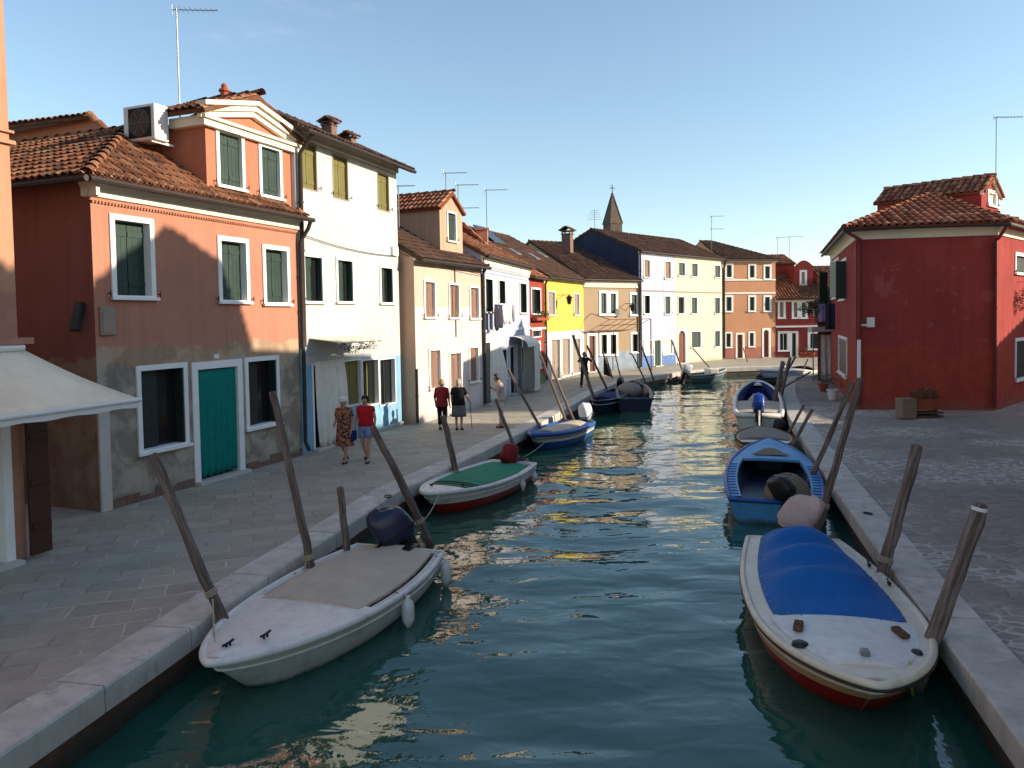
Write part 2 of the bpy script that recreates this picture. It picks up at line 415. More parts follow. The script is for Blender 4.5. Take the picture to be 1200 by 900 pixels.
# ------------------------------------------------------------------ tiled slopes
def clipcol(poly,a):
    bs=[]
    n=len(poly)
    for i in range(n):
        p,q=poly[i],poly[(i+1)%n]
        if (p[0]-a)*(q[0]-a)<0:
            t=(a-p[0])/(q[0]-p[0]); bs.append(p[1]+t*(q[1]-p[1]))
    return (min(bs),max(bs)) if len(bs)>=2 else None
def slope(mb,pts,w=.2,ln=.36,seg=5,thick=.1,tint=0.0):
    """pts world-space planar convex polygon, pts[0]->pts[1] the eave line; normal points up"""
    pts=[V(p) for p in pts]; e=(pts[1]-pts[0]).normalized()
    nn=V((0,0,0))
    for i in range(1,len(pts)-1): nn+= (pts[i]-pts[0]).cross(pts[i+1]-pts[0])
    nn.normalize()
    if nn.z<0: nn=-nn
    s=nn.cross(e); 
    if s.z<0: s=-s
    poly=[((p-pts[0]).dot(e),(p-pts[0]).dot(s)) for p in pts]
    mb.r=(.2,.9)
    n=len(pts); top=pts; bot=[p-nn*thick for p in pts]
    mb.add(top+bot,[tuple(range(n)),tuple(range(n,2*n))[::-1]]+[(i,(i+1)%n,(i+1)%n+n,i+n) for i in range(n)])
    amin=min(p[0] for p in poly); amax=max(p[0] for p in poly); k=max(1,int((amax-amin)/w)); w=(amax-amin)/k
    for i in range(k):
        a=amin+(i+.5)*w; c=clipcol(poly,a)
        if not c: continue
        b=c[0]-.05; 
        while b<c[1]-.08:
            b1=min(b+ln*1.12,c[1]); rr=w*.40*random.uniform(.95,1.05); r2=rr*.82; oa=a+random.uniform(-.008,.008)
            lift=random.uniform(.02,.035)
            mb.r=(random.random(),random.random()**2)
            vs=[]
            for (bb,rad,li) in ((b,rr,lift),(b1,r2,.0)):
                for q in range(seg+1):
                    t=math.pi*q/seg
                    vs.append(pts[0]+e*(oa-math.cos(t)*rad)+s*bb+nn*(math.sin(t)*rad*.85+li+.004))
            mb.add(vs,[(q,q+1,q+seg+2,q+seg+1) for q in range(seg)])
            # thickness lip at the lower end
            vs2=[v for v in vs[:seg+1]]+[pts[0]+e*(oa-math.cos(math.pi*q/seg)*rr*.78)+s*(b+.002)+nn*(math.sin(math.pi*q/seg)*rr*.62+lift) for q in range(seg+1)]
            mb.add(vs2,[(q,q+1,q+seg+2,q+seg+1) for q in range(seg)])
            b+=ln
def caps(mb,p,q,r=.1,ln=.38,seg=6):
    p=V(p);q=V(q); d=q-p; n=max(1,int(d.length/ln)); t=d.normalized(); x=t.cross(V((0,0,1))).normalized(); y=x.cross(t)
    for i in range(n):
        a=p+d*(i/n)-t*.03; b=p+d*((i+1)/n)+t*.02
        mb.r=(random.random(),random.random()*.4); vs=[]
        for (c,rad,li) in ((a,r,.03),(b,r*.85,.0)):
            for k in range(seg+1):
                g=math.pi*k/seg; vs.append(c+x*math.cos(g)*rad+y*(math.sin(g)*rad+li-.02))
        mb.add(vs,[(k,k+1,k+seg+2,k+seg+1) for k in range(seg)])
def gutter(root,roof,a,b,r=.06,mat='gutter'):
    g=MB(); g.tube([a,b],r,8); return g.build('gutter',M[mat],roof)
def pipe(root,pts,r=.05,mat='gutter',name='downpipe'):
    g=MB(); g.tube(pts,r,10)
    # brackets
    for i in range(len(pts)-1):
        p,q=V(pts[i]),V(pts[i+1])
        if (p-q).length>1.5:
            k=int((p-q).length/1.3)
            for j in range(1,k+1):
                c=p.lerp(q,j/(k+1)); d=(q-p).normalized()*.02; g.tube([c-d,c+d],r*1.3,10)
    return g.build(name,M[mat],root,smooth=True,auto=40)
def chimney(roof,c,w,d,h,rz=0,mat='oldbrick',style='cap'):
    g=MB(); g.xf=Matrix.Translation(V(c))@Matrix.Rotation(rz,4,'Z')
    g.bbox(-w/2,w/2,-d/2,d/2,-.6,h*.72,.015)
    g.box(-w*.58,w*.58,-d*.58,d*.58,h*.722,h*.78)
    for sx in(-1,1):
        for sy in(-1,1): g.box(sx*w*.42-.04,sx*w*.42+.04,sy*d*.42-.04,sy*d*.42+.04,h*.781,h*.95)
    g.box(-w*.62,w*.62,-d*.62,d*.62,h*.951,h*1.0)
    o=g.build('chimney',M[mat],roof)
    t=MB(); R4=g.xf
    P=lambda x,y,z:R4@V((x,y,z))
    W=w*.72;D=d*.72
    slope(t,[P(-W,-D,h*1.01),P(W,-D,h*1.01),P(W,0,h*1.01+D*.6),P(-W,0,h*1.01+D*.6)],w=.16,ln=.3,seg=4,thick=.03)
    slope(t,[P(W,D,h*1.01),P(-W,D,h*1.01),P(-W,0,h*1.01+D*.6),P(W,0,h*1.01+D*.6)],w=.16,ln=.3,seg=4,thick=.03)
    t.build('chimney_tiles',M['tiles'],roof)
    return o
# ------------------------------------------------------------------ generic row house
def house(name,label,cat,A,B,H,dep,wallm,rise,wins=(),doors=(),side_l=None,side_r=None,hip_l=0,hip_r=0,tm='tiles',
          over=.35,corn=.3,cornm='cornice',fine=True,tw=.2,seg=5,group='houses along the canal',front_extra=(),roof=True,ovl=.08,ovr=.08,ridge_d=None,gut=True):
    F=Fac(A,B); root=thing(name,label,cat,F.A,F.rz,group); Lh=F.L
    ops=[]
    specs=[]
    for w in wins:
        r=F.rect(*w[0]); specs.append(('w',r,w[1] if len(w)>1 else {})); ops.append(r)
    for d in doors:
        r=list(F.rect(*d[0])); r[2]=0.0; specs.append(('d',tuple(r),d[1] if len(d)>1 else {})); ops.append(tuple(r))
    ops+=list(front_extra)
    w=MB(); wallface(w,F,0,H,ops); 
    w.build('wall',wallm,root)
    rd=ridge_d if ridge_d else dep/2
    s=MB(); s.xf=F.M
    zr=H+rise
    s.poly([(0,dep,0),(0,0,0),(0,0,H),(0,rd,zr),(0,dep,H)] if not hip_l else [(0,dep,0),(0,0,0),(0,0,H),(0,dep,H)])
    (s.build('side_wall',side_l or wallm,root))
    s=MB(); s.xf=F.M
    s.poly([(Lh,0,0),(Lh,dep,0),(Lh,dep,H),(Lh,rd,zr),(Lh,0,H)] if not hip_r else [(Lh,0,0),(Lh,dep,0),(Lh,dep,H),(Lh,0,H)])
    s.poly([(Lh,dep,0),(0,dep,0),(0,dep,H),(Lh,dep,H)])
    (s.build('side_wall',side_r or wallm,root))
    for k,r,o in specs:
        if k=='w': window(root,F,r,**{**dict(fine=fine),**o})
        else: door(root,F,r,**{**dict(fine=fine),**o})
    rf=None
    if corn:
        c=MB(); c.xf=F.M
        c.box(-.02,Lh+.02,-.08,-.002,H-corn,H-corn*.45); c.box(-.03,Lh+.03,-.16,-.002,H-corn*.448,H-.02)
        if hip_l: c.box(-.08,-.022,.0,dep,H-corn,H-.02)
        if hip_r: c.box(Lh+.032,Lh+.1,.0,dep,H-corn,H-.02)
        c.build('cornice',M[cornm],root)
    if roof:
        t=MB(); k=rise/rd
        e0=H-over*k*.55
        zf=lambda d:H+.05+k*d
        xl=-ovl if not hip_l else -over; xr=Lh+ovr if not hip_r else Lh+over
        W=F.w
        a=W(xl,-over,zf(-over)); b=W(xr,-over,zf(-over))
        rl=W(hip_l if hip_l else xl,rd,zf(rd)); rr=W(Lh-hip_r if hip_r else xr,rd,zf(rd))
        bk=2*rd+over
        a2=W(xl,bk,zf(-over)); b2=W(xr,bk,zf(-over))
        slope(t,[a,b,rr,rl],w=tw,seg=seg)
        slope(t,[b2,a2,rl,rr],w=tw*1.6,seg=3)
        if hip_l: slope(t,[a2,a,rl],w=tw,seg=seg); caps(t,a,rl)
        if hip_r: slope(t,[b,b2,rr],w=tw,seg=seg); caps(t,b,rr)
        caps(t,rl,rr)
        rf=t.build('roof',M[tm],root)
        if gut: gutter(root,rf,W(xl,-over-.06,zf(-over)-.06),W(xr,-over-.06,zf(-over)-.06))
    return root,F,rf
def rope(name,label,pts,r=.008,mat='rubber',cat='cable',group=None,sag=0.0,n=12,parent=None):
    P=[]
    pts=[V(p) for p in pts]
    for i in range(len(pts)-1):
        for k in range(n):
            t=k/n; p=pts[i].lerp(pts[i+1],t); p.z-=sag*4*t*(1-t); P.append(p)
    P.append(pts[-1]); g=MB(); g.tube(P,r,5)
    o=g.build(name,M[mat] if isinstance(mat,str) else mat,parent)
    if not parent: setp(o,label,cat,group)
    return o
# ================================================================== LAYOUT POINTS
G=lambda x,y:tuple(gp(x,y))[:2]
pA=G(120,600); pB=G(355,533); pC=G(471,498); pD=G(489,497.5); pE=G(567,476.4); pF=G(622,453.5); pG=G(639,448)
pH=G(685,437); pI=G(749.5,432); pJ=G(792,427); pK=G(848,421); pL=G(909,419); pM=G(968,418.2)
qF=G(974,447); qG=G(1003,480); qH=G(1167,481); 
_d=(V(G(1200,470))-V(qH)).normalized(); qI=tuple(V(qH)+_d*9)
def z_at(F,x,y): return F.uz(x,y)[1]
# ------------------------------------------------------------------ banks, water, kerbs
lw=[gp(0,893),gp(200,758.5),gp(324,672),gp(411,617.5),gp(468,578),gp(561,534),gp(644,492),gp(696,461.5),gp(723,450),gp(749,444.5),gp(780,439),gp(810,435),gp(848,431.5)]
lw=[V((p.x-.09,p.y)) for p in lw]
lw=[lw[0]+(lw[0]-lw[1]).normalized()*9]+lw+[V((17.5,50.2)),V((24,50.8)),V((80,52))]
rw=[gp(1184,866),gp(1118.7,773),gp(1032.6,656),gp(977,576),gp(952,537),gp(923,490),gp(915.6,462),gp(917,452)]
rw=[V((p.x+.09,p.y)) for p in rw]
rw=[rw[0]+(rw[0]-rw[1]).normalized()*9]+rw+[V((15.2,41.6)),V((19,43.6)),V((30,44.4)),V((80,45.5))]
def offs(path,w):
    out=[]
    for i,p in enumerate(path):
        a=path[max(i-1,0)]; b=path[min(i+1,len(path)-1)]; d=(b-a).normalized(); out.append(p+V((-d.y,d.x))*w)
    return out
KW=.52
lk=offs(lw,KW); rk=offs(rw,-KW)
def stripe_dir(a,b,name): pass
def paving(name,seed,ang,w,h,c1,c2,mort,dist,rough=.85):
    N=NM(name); p=N.pos(rot=ang)
    nz=N.noise(p,1.1,4,.6); dv=N.n('ShaderNodeVectorMath',operation='MULTIPLY_ADD'); N.l(nz.outputs[1],dv.inputs[0]); dv.inputs[1].default_value=(dist,dist,0); N.l(p,dv.inputs[2])
    b=N.n('ShaderNodeTexBrick'); N.l(dv.outputs[0],b.inputs['Vector']); b.inputs['Scale'].default_value=1
    b.inputs['Brick Width'].default_value=w; b.inputs['Row Height'].default_value=h; b.inputs['Mortar Size'].default_value=.022; b.inputs['Mortar Smooth'].default_value=.6
    b.inputs['Color1'].default_value=c1+(1,); b.inputs['Color2'].default_value=c2+(1,); b.inputs['Mortar'].default_value=sc(c1,.62)+(1,); b.inputs['Bias'].default_value=.0
    n1=N.noise(N.pos(),.35,5,.6).outputs[0]; n2=N.noise(N.pos(),4,7,.7).outputs[0]
    # patches where the joints were freshly mortared pale
    patch=N.ramp(n1,[(.47,0.),(.56,1.)])
    mm=N.math('MULTIPLY',b.outputs['Fac'],N.math('MULTIPLY',patch,N.ramp(n2,[(.3,.3),(.6,1.)])))
    base=N.mix(N.ramp(n2,[(.3,.0),(.75,.55)]),b.outputs['Color'],sc(c1,.5))
    n3=N.noise(N.pos(),1.3,6,.65,.5).outputs[0]
    base=N.mix(N.ramp(n3,[(.35,.45),(.6,0.)]),base,sc(c2,1.3))
    base=N.mix(mm,base,mort)
    hh=N.math('ADD',N.math('MULTIPLY',b.outputs['Fac'],-1.2),N.math('MULTIPLY',n2,.6))
    N.bump(hh,.55,.012)
    return N.set(Base_Color=base,Roughness=N.ramp(n2,[(.3,rough*.8),(.7,rough)]),Specular_IOR_Level=.35)
M['pave_l']=paving('trachyte_paving_left',1,R(-19),.72,.42,(.46,.41,.33),(.33,.295,.24),(.55,.52,.46),.22)
def flagstones(name,scl,c1,c2,mort):
    N=NM(name); p=N.pos((1,1.35,1),rot=R(-35))
    nz=N.noise(p,1.6,3,.5); dv=N.n('ShaderNodeVectorMath',operation='MULTIPLY_ADD'); N.l(nz.outputs[1],dv.inputs[0]); dv.inputs[1].default_value=(.3,.3,0); N.l(p,dv.inputs[2])
    v=N.n('ShaderNodeTexVoronoi',feature='DISTANCE_TO_EDGE'); v.inputs['Scale'].default_value=scl; v.inputs['Randomness'].default_value=.75; N.l(dv.outputs[0],v.inputs['Vector'])
    v2=N.n('ShaderNodeTexVoronoi',feature='F1'); v2.inputs['Scale'].default_value=scl; v2.inputs['Randomness'].default_value=.75; N.l(dv.outputs[0],v2.inputs['Vector'])
    sx=N.n('ShaderNodeSeparateColor'); N.l(v2.outputs['Color'],sx.inputs[0])
    base=N.mix(sx.outputs[0],c1,c2)
    n1=N.noise(N.pos(),.28,5,.6).outputs[0]; n2=N.noise(N.pos(),5,7,.7).outputs[0]; n3=N.noise(N.pos(),.9,6,.65,.5).outputs[0]
    base=N.mix(N.ramp(n2,[(.35,0.),(.75,.5)]),base,sc(c1,.45))
    base=N.mix(N.ramp(n3,[(.38,.35),(.6,0.)]),base,sc(c1,1.12))
    j=N.ramp(v.outputs['Distance'],[(.0,1.),(.055,.8),(.12,0.)])
    patch=N.ramp(n1,[(.46,.12),(.56,1.)])
    base=N.mix(N.math('MULTIPLY',N.math('MULTIPLY',j,patch),N.ramp(n2,[(.3,.35),(.55,.95)])),base,mort)
    base=N.mix(N.math('MULTIPLY',j,N.math('SUBTRACT',.5,N.math('MULTIPLY',patch,.5))),base,sc(c1,.5))
    N.bump(N.math('ADD',N.ramp(v.outputs['Distance'],[(0,0.),(.14,1.)]),N.math('MULTIPLY',n2,.7)),.7,.018)
    return N.set(Base_Color=base,Roughness=N.ramp(n2,[(.3,.6),(.7,.85)]),Specular_IOR_Level=.35)
M['pave_r']=flagstones('irregular_flagstones',3.9,(.38,.31,.255),(.27,.22,.19),(.60,.56,.50))
def sheet(name,poly,z,mat,**k):
    tri=tessellate_polygon([[V((p[0],p[1],0)) for p in poly]])
    g=MB(); vs=[V((p[0],p[1],z)) for p in poly]; g.add(vs,[t if (vs[t[1]]-vs[t[0]]).cross(vs[t[2]]-vs[t[0]]).z>0 else t[::-1] for t in tri])
    return setp(g.build(name,mat),kind='structure')
lk_=[p-V((0,0)) for p in offs(lw,KW-.02)]; rk_=offs(rw,-(KW-.02))
sheet('pavement',[tuple(p) for p in lk_]+[(500,52),(500,900),(-500,900),(-500,-12),(lk_[0].x,-12)],0,M['pave_l'])
sheet('pavement',[tuple(p) for p in rk_]+[(500,45.5),(500,-12),(rk_[0].x,-12)],0,M['pave_r'])
M['kerb']=stucco('istrian_kerb_stone',(.84,.77,.68),var=.12,streak=.35,blot=(.50,.46,.42))
def kerb(path,side):
    g=MB(); # resample
    dense=[]
    for i in range(len(path)-1):
        n=max(1,int((path[i+1]-path[i]).length/.15))
        for k in range(n): dense.append(path[i].lerp(path[i+1],k/n))
    dense.append(path[-1])
    # smooth
    for _ in range(12): dense=[dense[0]]+[(dense[i-1]+dense[i]*2+dense[i+1])/4 for i in range(1,len(dense)-1)]+[dense[-1]]
    o=offs(dense,side*KW); ins=offs(dense,-side*.05)
    i=0; N_=len(dense)
    while i<N_-1:
        j=min(i+random.choice([8,9,10,12,14]),N_-1)
        if dense[i].y>46 and dense[i].x>26: j=min(i+40,N_-1)
        dz=random.uniform(-.006,.006)
        rings=[]
        for k in range(i,j+1):
            sh=0.011 if k in(i,j) else 0
            t=((dense[min(k+1,N_-1)]-dense[max(k-1,0)]).normalized())*(sh if k==i else -sh if k==j else 0)
            a=ins[k]+t; b=o[k]+t; m1=a.lerp(b,.035)
            rings.append([V((a.x,a.y,-.24)),V((a.x,a.y,.01+dz)),V((m1.x,m1.y,.035+dz)),V((b.x,b.y,.035+dz)),V((b.x,b.y,-.24))])
        g.loft(rings,cap=True); i=j
    return dense,setp(g.build('kerb',M['kerb']),kind='structure')
dl,_=kerb(lw,1); dr,_=kerb(rw,-1)
N=NM('algae_quay_wall'); p=N.pos()
z=N.n('ShaderNodeSeparateXYZ'); N.l(N.n('ShaderNodeNewGeometry').outputs['Position'],z.inputs[0])
nj=N.noise(p,2.5,6,.7).outputs[0]; nf=N.noise(p,9,6,.7).outputs[0]
zz=N.math('ADD',z.outputs[2],N.math('MULTIPLY',nj,.25))
c=N.ramp(N.math('MULTIPLY_ADD',zz,2.0,1.15),[(.0,(.008,.012,.006)),(.25,(.02,.028,.012)),(.5,(.05,.04,.028)),(.75,(.14,.075,.045)),(1.,(.26,.14,.085))])
c=N.mix(N.ramp(nf,[(.4,0.),(.7,.6)]),c,(.02,.02,.014)); N.bump(nf,.8,.05); M['quay']=N.set(Base_Color=c,Roughness=.8)
for path,sd in((dl,1),(dr,-1)):
    g=MB()
    ps=path[::4]+[path[-1]]
    ps=offs(ps,sd*.03)
    g.loft([[V((q.x,q.y,-2.2)),V((q.x,q.y,-.241))] for q in ps],closed=False); setp(g.build('quay_wall',M['quay']),kind='structure')
g=MB(); g.poly([(-200,-60,-2.1),(200,-60,-2.1),(200,120,-2.1),(-200,120,-2.1)]); N=NM('canal_mud'); N.set(Base_Color=(.02,.03,.02),Roughness=.9); setp(g.build('canal_bed',N.mat),kind='structure')
# ------------------------------------------------------------------ water (real ripples + fine bump)
N=NM('canal_water'); p=N.pos((1,1,1))
w1=N.noise(N.pos((.7,1.4,1),rot=R(-12)),2.0,1.5,.4,.5).outputs[0]
w2=N.noise(N.pos((1.3,1,1),rot=R(20)),6,2,.5).outputs[0]
N.bump(N.math('ADD',w1,N.math('MULTIPLY',w2,.16)),1.0,.02)
N.set(Base_Color=(.018,.088,.064),Roughness=.02,IOR=1.65,Specular_IOR_Level=.5); M['water']=N.mat
def wave(x,y):
    a=noise.noise(V((x*.38+3,y*.6,0)))*.052
    b=noise.noise(V((x*.95,y*1.55+9,2)))*.026
    c_=noise.noise(V((x*2.1+y*.4,y*3.0,5)))*.0045
    return (a+b+c_)
def waterpoly():
    verts=[];faces=[]
    ys=[]; y=-14
    while y<54: ys.append(y); y+= .09 if 3<y<20 else (.16 if 20<=y<34 else (.3 if y>=34 else .8))
    nx=230
    g=MB()
    for j,yy in enumerate(ys):
        # canal extent at this y
        cx=-1.0+.27*yy; x0=cx-8; x1=cx+8
        if yy>34: x1=46
        n=nx if yy>=3 else 60
        # place rows with constant count
        for i in range(nx+1):
            t=i/nx; x=x0+(x1-x0)*t if yy<=34 else x0+(x1-x0)*t**1.6
            g.v.append(V((x,yy,WZ+wave(x,yy)*(1 if yy<46 else .7))))
    for j in range(len(ys)-1):
        for i in range(nx):
            a=j*(nx+1)+i; g.f.append([a,a+1,a+nx+2,a+nx+1]); g.mi.append(0); g.uv.append((0,0))
    return setp(g.build('water',M['water'],smooth=True),kind='structure')
waterpoly()
# ================================================================== HOUSES, LEFT ROW
def wallz(A,B,x,y): return z_at(Fac(A,B),x,y)
# ---- salmon house with the pedimented dormer
F=Fac(pA,pB); E=6.5; HB=z_at(F,105,233)
root=thing('salmon_house','salmon stucco house with white pedimented dormer and teal curtained doorway','house',F.A,F.rz,'houses along the canal')
wins=[F.rect(129,253.5,180.5,351.5),F.rect(255,278,291.5,356),F.rect(307.5,288,339,358.5),F.rect(160,426.5,220,528.5),F.rect(287,417.5,327,501.5)]
dr_=list(F.rect(226,422.5,285,567)); dr_[2]=0; dr_=tuple(dr_)
g=MB(); wallface(g,F,0,E,wins+[dr_]); g.build('wall',M['orange'],root)
for i,r in enumerate(wins): window(root,F,r,fw=.11,mode='half' if i in(3,4) else 'closed',sm='shgreen' if i<3 else 'shdark',dep=.24)
dz=door(root,F,dr_,fw=.17,dm='dark',fine=False,dep=.25)
DW=12.0
g=MB(); g.xf=F.M; g.poly([(0,DW,0),(0,0,0),(0,0,E),(0,DW,E)]); g.poly([(F.L,0,0),(F.L,DW,0),(F.L,DW,E),(F.L,0,E)]); g.poly([(F.L,DW,0),(0,DW,0),(0,DW,E),(F.L,DW,E)]); g.build('side_wall',M['orange_side'],root)
g=MB(); g.xf=F.M
g.box(-.06,F.L,-.05,-.002,HB-.02,HB+.03); 
n=int(F.L/.075)
for i in range(n): g.box(i*.075+.01,i*.075+.05,-.045,-.003,HB-.06,HB-.022)
g.build('dentil_course',M['orange'],root)
g=MB(); g.xf=F.M
g.loft([[V((x,-.02,HB+.03)),V((x,-.1,HB+.05)),V((x,-.1,HB+.2)),V((x,-.28,E-.03)),V((x,-.02,E-.03))] for x in (-.1,F.L-.0)])
g.loft([[V((-.02,y,HB+.03)),V((-.1,y,HB+.05)),V((-.1,y,HB+.2)),V((-.28,y,E-.03)),V((-.02,y,E-.03))] for y in (-.28,.12)])
g.build('cornice',M['cornice'],root)
t=MB(); k=.54; o=.34; zf=lambda d:E+.04+k*d; W=F.w; um=F.L/2
a=W(-o,-o,zf(-o)); b=W(F.L+.05,-o,zf(-o)); 
rid=W(um,2.45,zf(um)); ridb=W(um,DW,zf(um))
slope(t,[W(-o,DW,zf(-o)),a,rid,ridb],w=.2); slope(t,[a,b,rid],w=.2)
slope(t,[b,W(F.L+o,DW,zf(-o)),ridb,rid],w=.4,seg=3)
caps(t,a,rid,.12); caps(t,rid,ridb,.12)
rf=t.build('roof',M['tiles'],root)
gutter(root,rf,W(-o,-o-.07,zf(-o)-.09),W(F.L+.2,-o-.07,zf(-o)-.09)); gutter(root,rf,W(-o-.06,-o-.07,zf(-o)-.09),W(-o-.06,5,zf(-o)-.09))
# dormer
DF=Fac(W(0,-.0,0)[:2],W(F.L,-.0,0)[:2]); d0=.12
u0=F.uz(241.5,185,d0)[0]; u1=F.uz(342,210,d0)[0]; zb=6.3; zt=F.uz(241,147,d0)[1]; za=F.uz(292,113,d0-.2)[1]; uc=(u0+u1)/2
DD=1.75
dm=MB(); dw=[F.rect(253,153,286,222,d0),F.rect(303,170,330,233,d0)]
wallface(dm,F,zb,zt,dw,u0,u1,d0); dm.poly([(u0,d0,zt),(u1,d0,zt),(uc,d0,za-.1)])
dm.poly([(u0,DD,zb),(u0,d0,zb),(u0,d0,zt),(u0,DD,zt)]); dm.poly([(u1,d0,zb),(u1,DD,zb),(u1,DD,zt),(u1,d0,zt)]); dm.poly([(u1,DD,zb),(u0,DD,zb),(u0,DD,zt),(uc,DD,za-.1),(u1,DD,zt)])
dormer=dm.build('dormer',M['orange_d'],root)
F2=Fac(F.w(0,d0,0)[:2],F.w(F.L,d0,0)[:2])
for r in dw: window(dormer if False else root,F2,r,fw=.1,mode='closed',dep=.16,lab='white framed dormer window with grey green shutters')
ped=MB(); ped.xf=F2.M
th=.36
ped.box(u0-.16,u1+.16,-.13,-.003,zt-.02,zt+.13); ped.box(u0-.2,u1+.2,-.2,-.003,zt+.131,zt+.2)
for sgn in(-1,1):
    ue=uc+sgn*((u1-u0)/2+.24)
    for (q0,q1,dd) in((0,.13,-.12),(.132,.26,-.19),(.262,.37,-.27)):
        lo=zt+.2; A_=[(ue,lo-.12+q0),(uc,za+.02-.4+q0),(uc,za+.02-.4+q1),(ue,lo-.12+q1)]
        A_=[(ue,lo-.14+q0+.06),(uc,za-.42+q0),(uc,za-.42+q1),(ue,lo-.14+q1+.06)]
        pts=[(x,dd,z) for x,z in A_]+[(x,-.003,z) for x,z in A_]
        ped.add(pts,[(0,1,2,3),(7,6,5,4),(0,4,5,1),(1,5,6,2),(2,6,7,3),(3,7,4,0)])
ped.box(u0-.16,u0-.003,-.0,.9,zt-.02,zt+.2); 
ped.build('pediment',M['cornice'],dormer)
t=MB(); W=F.w
zt2=zt+.32; zp=za+.08
for s_ in((u0-.3,-1),(u1+.3,1)):
    e1=W(s_[0],d0-.26,zt2-.02); e2=W(s_[0],DD+.2,zt2-.02); r1=W(uc,d0-.26,zp+.02); r2=W(uc,DD+.2,zp+.02)
    slope(t,[e2,e1,r1,r2] if s_[1]<0 else [e1,e2,r2,r1],w=.2)
caps(t,W(uc,d0-.36,zp+.04),W(uc,DD+.2,zp+.04),.12); t.build('dormer_roof',M['tiles'],root)
g=MB(); c_=at_y(263,113,19.2); g.lathe(c_,[(.10,-.5),(.10,.1),(.14,.12),(.13,.17),(.07,.2),(.08,.26),(.04,.32),(.0,.34)],10); g.build('chimney_pot',M['terracotta'],root)
# stones of the base, corner pilaster, fuse box, house number plate
rr=random.Random(3)
for xa,xb in((.22,dr_[0]-.05),(dr_[1]+.05,F.L-.05)):
    g=MB(); g.xf=F.M; x=xa
    while x<xb-.05:
        w_=rr.uniform(.25,.5); g.bbox(x+.004,min(x+w_,xb)-.004,-.03,-.002,0.0,rr.uniform(.10,.26),.008); x+=w_
    g.box(xa,xb,-.02,-.001,0,.09)
    g.build('plinth',M['oldbrick'],root)
g=MB(); g.xf=F.M; g.bbox(-.05,.2,-.06,-.002,0,2.25,.01); g.build('pilaster',M['framegrey'],root)
g=MB(); g.xf=F.M; r=F.rect(116,359,134,393); g.bbox(r[0],r[1],-.05,-.002,r[2],r[3],.01); g.box(r[0]+.04,r[1]-.04,-.06,-.051,r[2]+.04,r[3]-.04); g.build('meter_box',M['shgrey'],root)
g=MB(); g.xf=F.M; r=F.rect(250.5,415,256,420); g.box(r[0],r[1],-.02,-.002,r[2],r[3]); g.build('number_plate',M['frame'],root)
g=MB(); S=V(F.w(-.02,.25,F.uz(96,370)[1])); g.xf=Matrix.Translation(V(F.w(-.14,.28,3.75)))@Matrix.Rotation(F.rz,4,'Z')@Matrix.Rotation(R(14),4,'Y'); g.bbox(-.06,.06,-.1,.1,-.28,.28,.02); g.build('vent_box',M['darkmetal'],root)
W=F.w
uL=F.L
pipe(root,[W(uL+.1,-o-.05,zf(-o)-.1),W(uL+.1,-.3,E-.45),W(uL+.02,-.1,E-.8),W(uL+.02,-.09,2.95)],.055)
pipe(root,[W(uL+.02,-.09,2.949),W(uL+.02,-.1,2.6),W(uL+.0,-.1,.35),W(uL+.0,-.22,.12)],.055,'shdark')
# teal curtain hung in the doorway (its own thing)
def curtain(name,label,F,u0,u1,z0,z1,d,mat,folds=7,amp=.035,sweep=0,group=None,bulge=0):
    g=MB(); nu=folds*8; nz=14; rings=[]
    for j in range(nz+1):
        tz=j/nz; z=z1-(z1-z0)*tz; ring=[]
        for i in range(nu+1):
            s=i/nu; u=u0+(u1-u0)*s+sweep*tz**1.5*(1-s); a=amp*(.08+.92*tz)
            dd=d+a*math.sin(s*folds*2*math.pi+math.sin(tz*3+s*5)*.6)-bulge*math.sin(math.pi*tz*.8)*(s)
            zz=z+(.03*math.sin(s*folds*2*math.pi+1) if j==nz else 0)
            ring.append(F.M@V((u,dd,zz)))
        rings.append(ring)
    g.loft(rings,closed=False)
    o_=g.build(name,mat,smooth=True); md=o_.modifiers.new('thickness','SOLIDIFY'); md.thickness=.008
    return setp(o_,label,'curtain',group)
curtain('door_curtain','teal fabric curtain filling the white framed doorway of the salmon house',F,dr_[0]+.2,dr_[1]-.19,.14,dr_[3]-.2,.04,M['teal'],6,.03)
F_sal=F
# AC unit on brackets beside the dormer
c=W(u0-.5,1.35,8.1)
ac=thing('air_conditioner','boxy white air conditioner bracketed to the dormer wall above the tiles','air conditioner',c,F.rz)
X=Matrix.Translation(V(c))@Matrix.Rotation(F.rz,4,'Z')
g=MB(); g.xf=X; g.bbox(-.2,.2,-.47,.47,-.4,.4,.02); body=g.build('casing',M['plastic_white'],ac)
g=MB(); g.xf=X; g.box(-.215,-.201,-.36,.30,-.33,.33); g.build('fan_recess',M['dark'],ac)
g=MB(); g.xf=X
for k in range(9):
    rr_=.06+.03*k; ps=[V((-.225,-.03+rr_*math.cos(a*math.pi/10),rr_*math.sin(a*math.pi/10))) for a in range(21)]; g.tube(ps,.004,4)
for k in range(6):
    a=k*math.pi/3; g.tube([(-.225,-.03,0),(-.225,-.03+.3*math.cos(a),.3*math.sin(a))],.005,4)
g.build('fan_grille',M['shgrey'],ac)
g=MB(); g.xf=X
for y in(-.35,.35):
    g.box(-.2,.42,y-.025,y+.025,-.45,-.402)
g.build('bracket',M['frame'],ac)
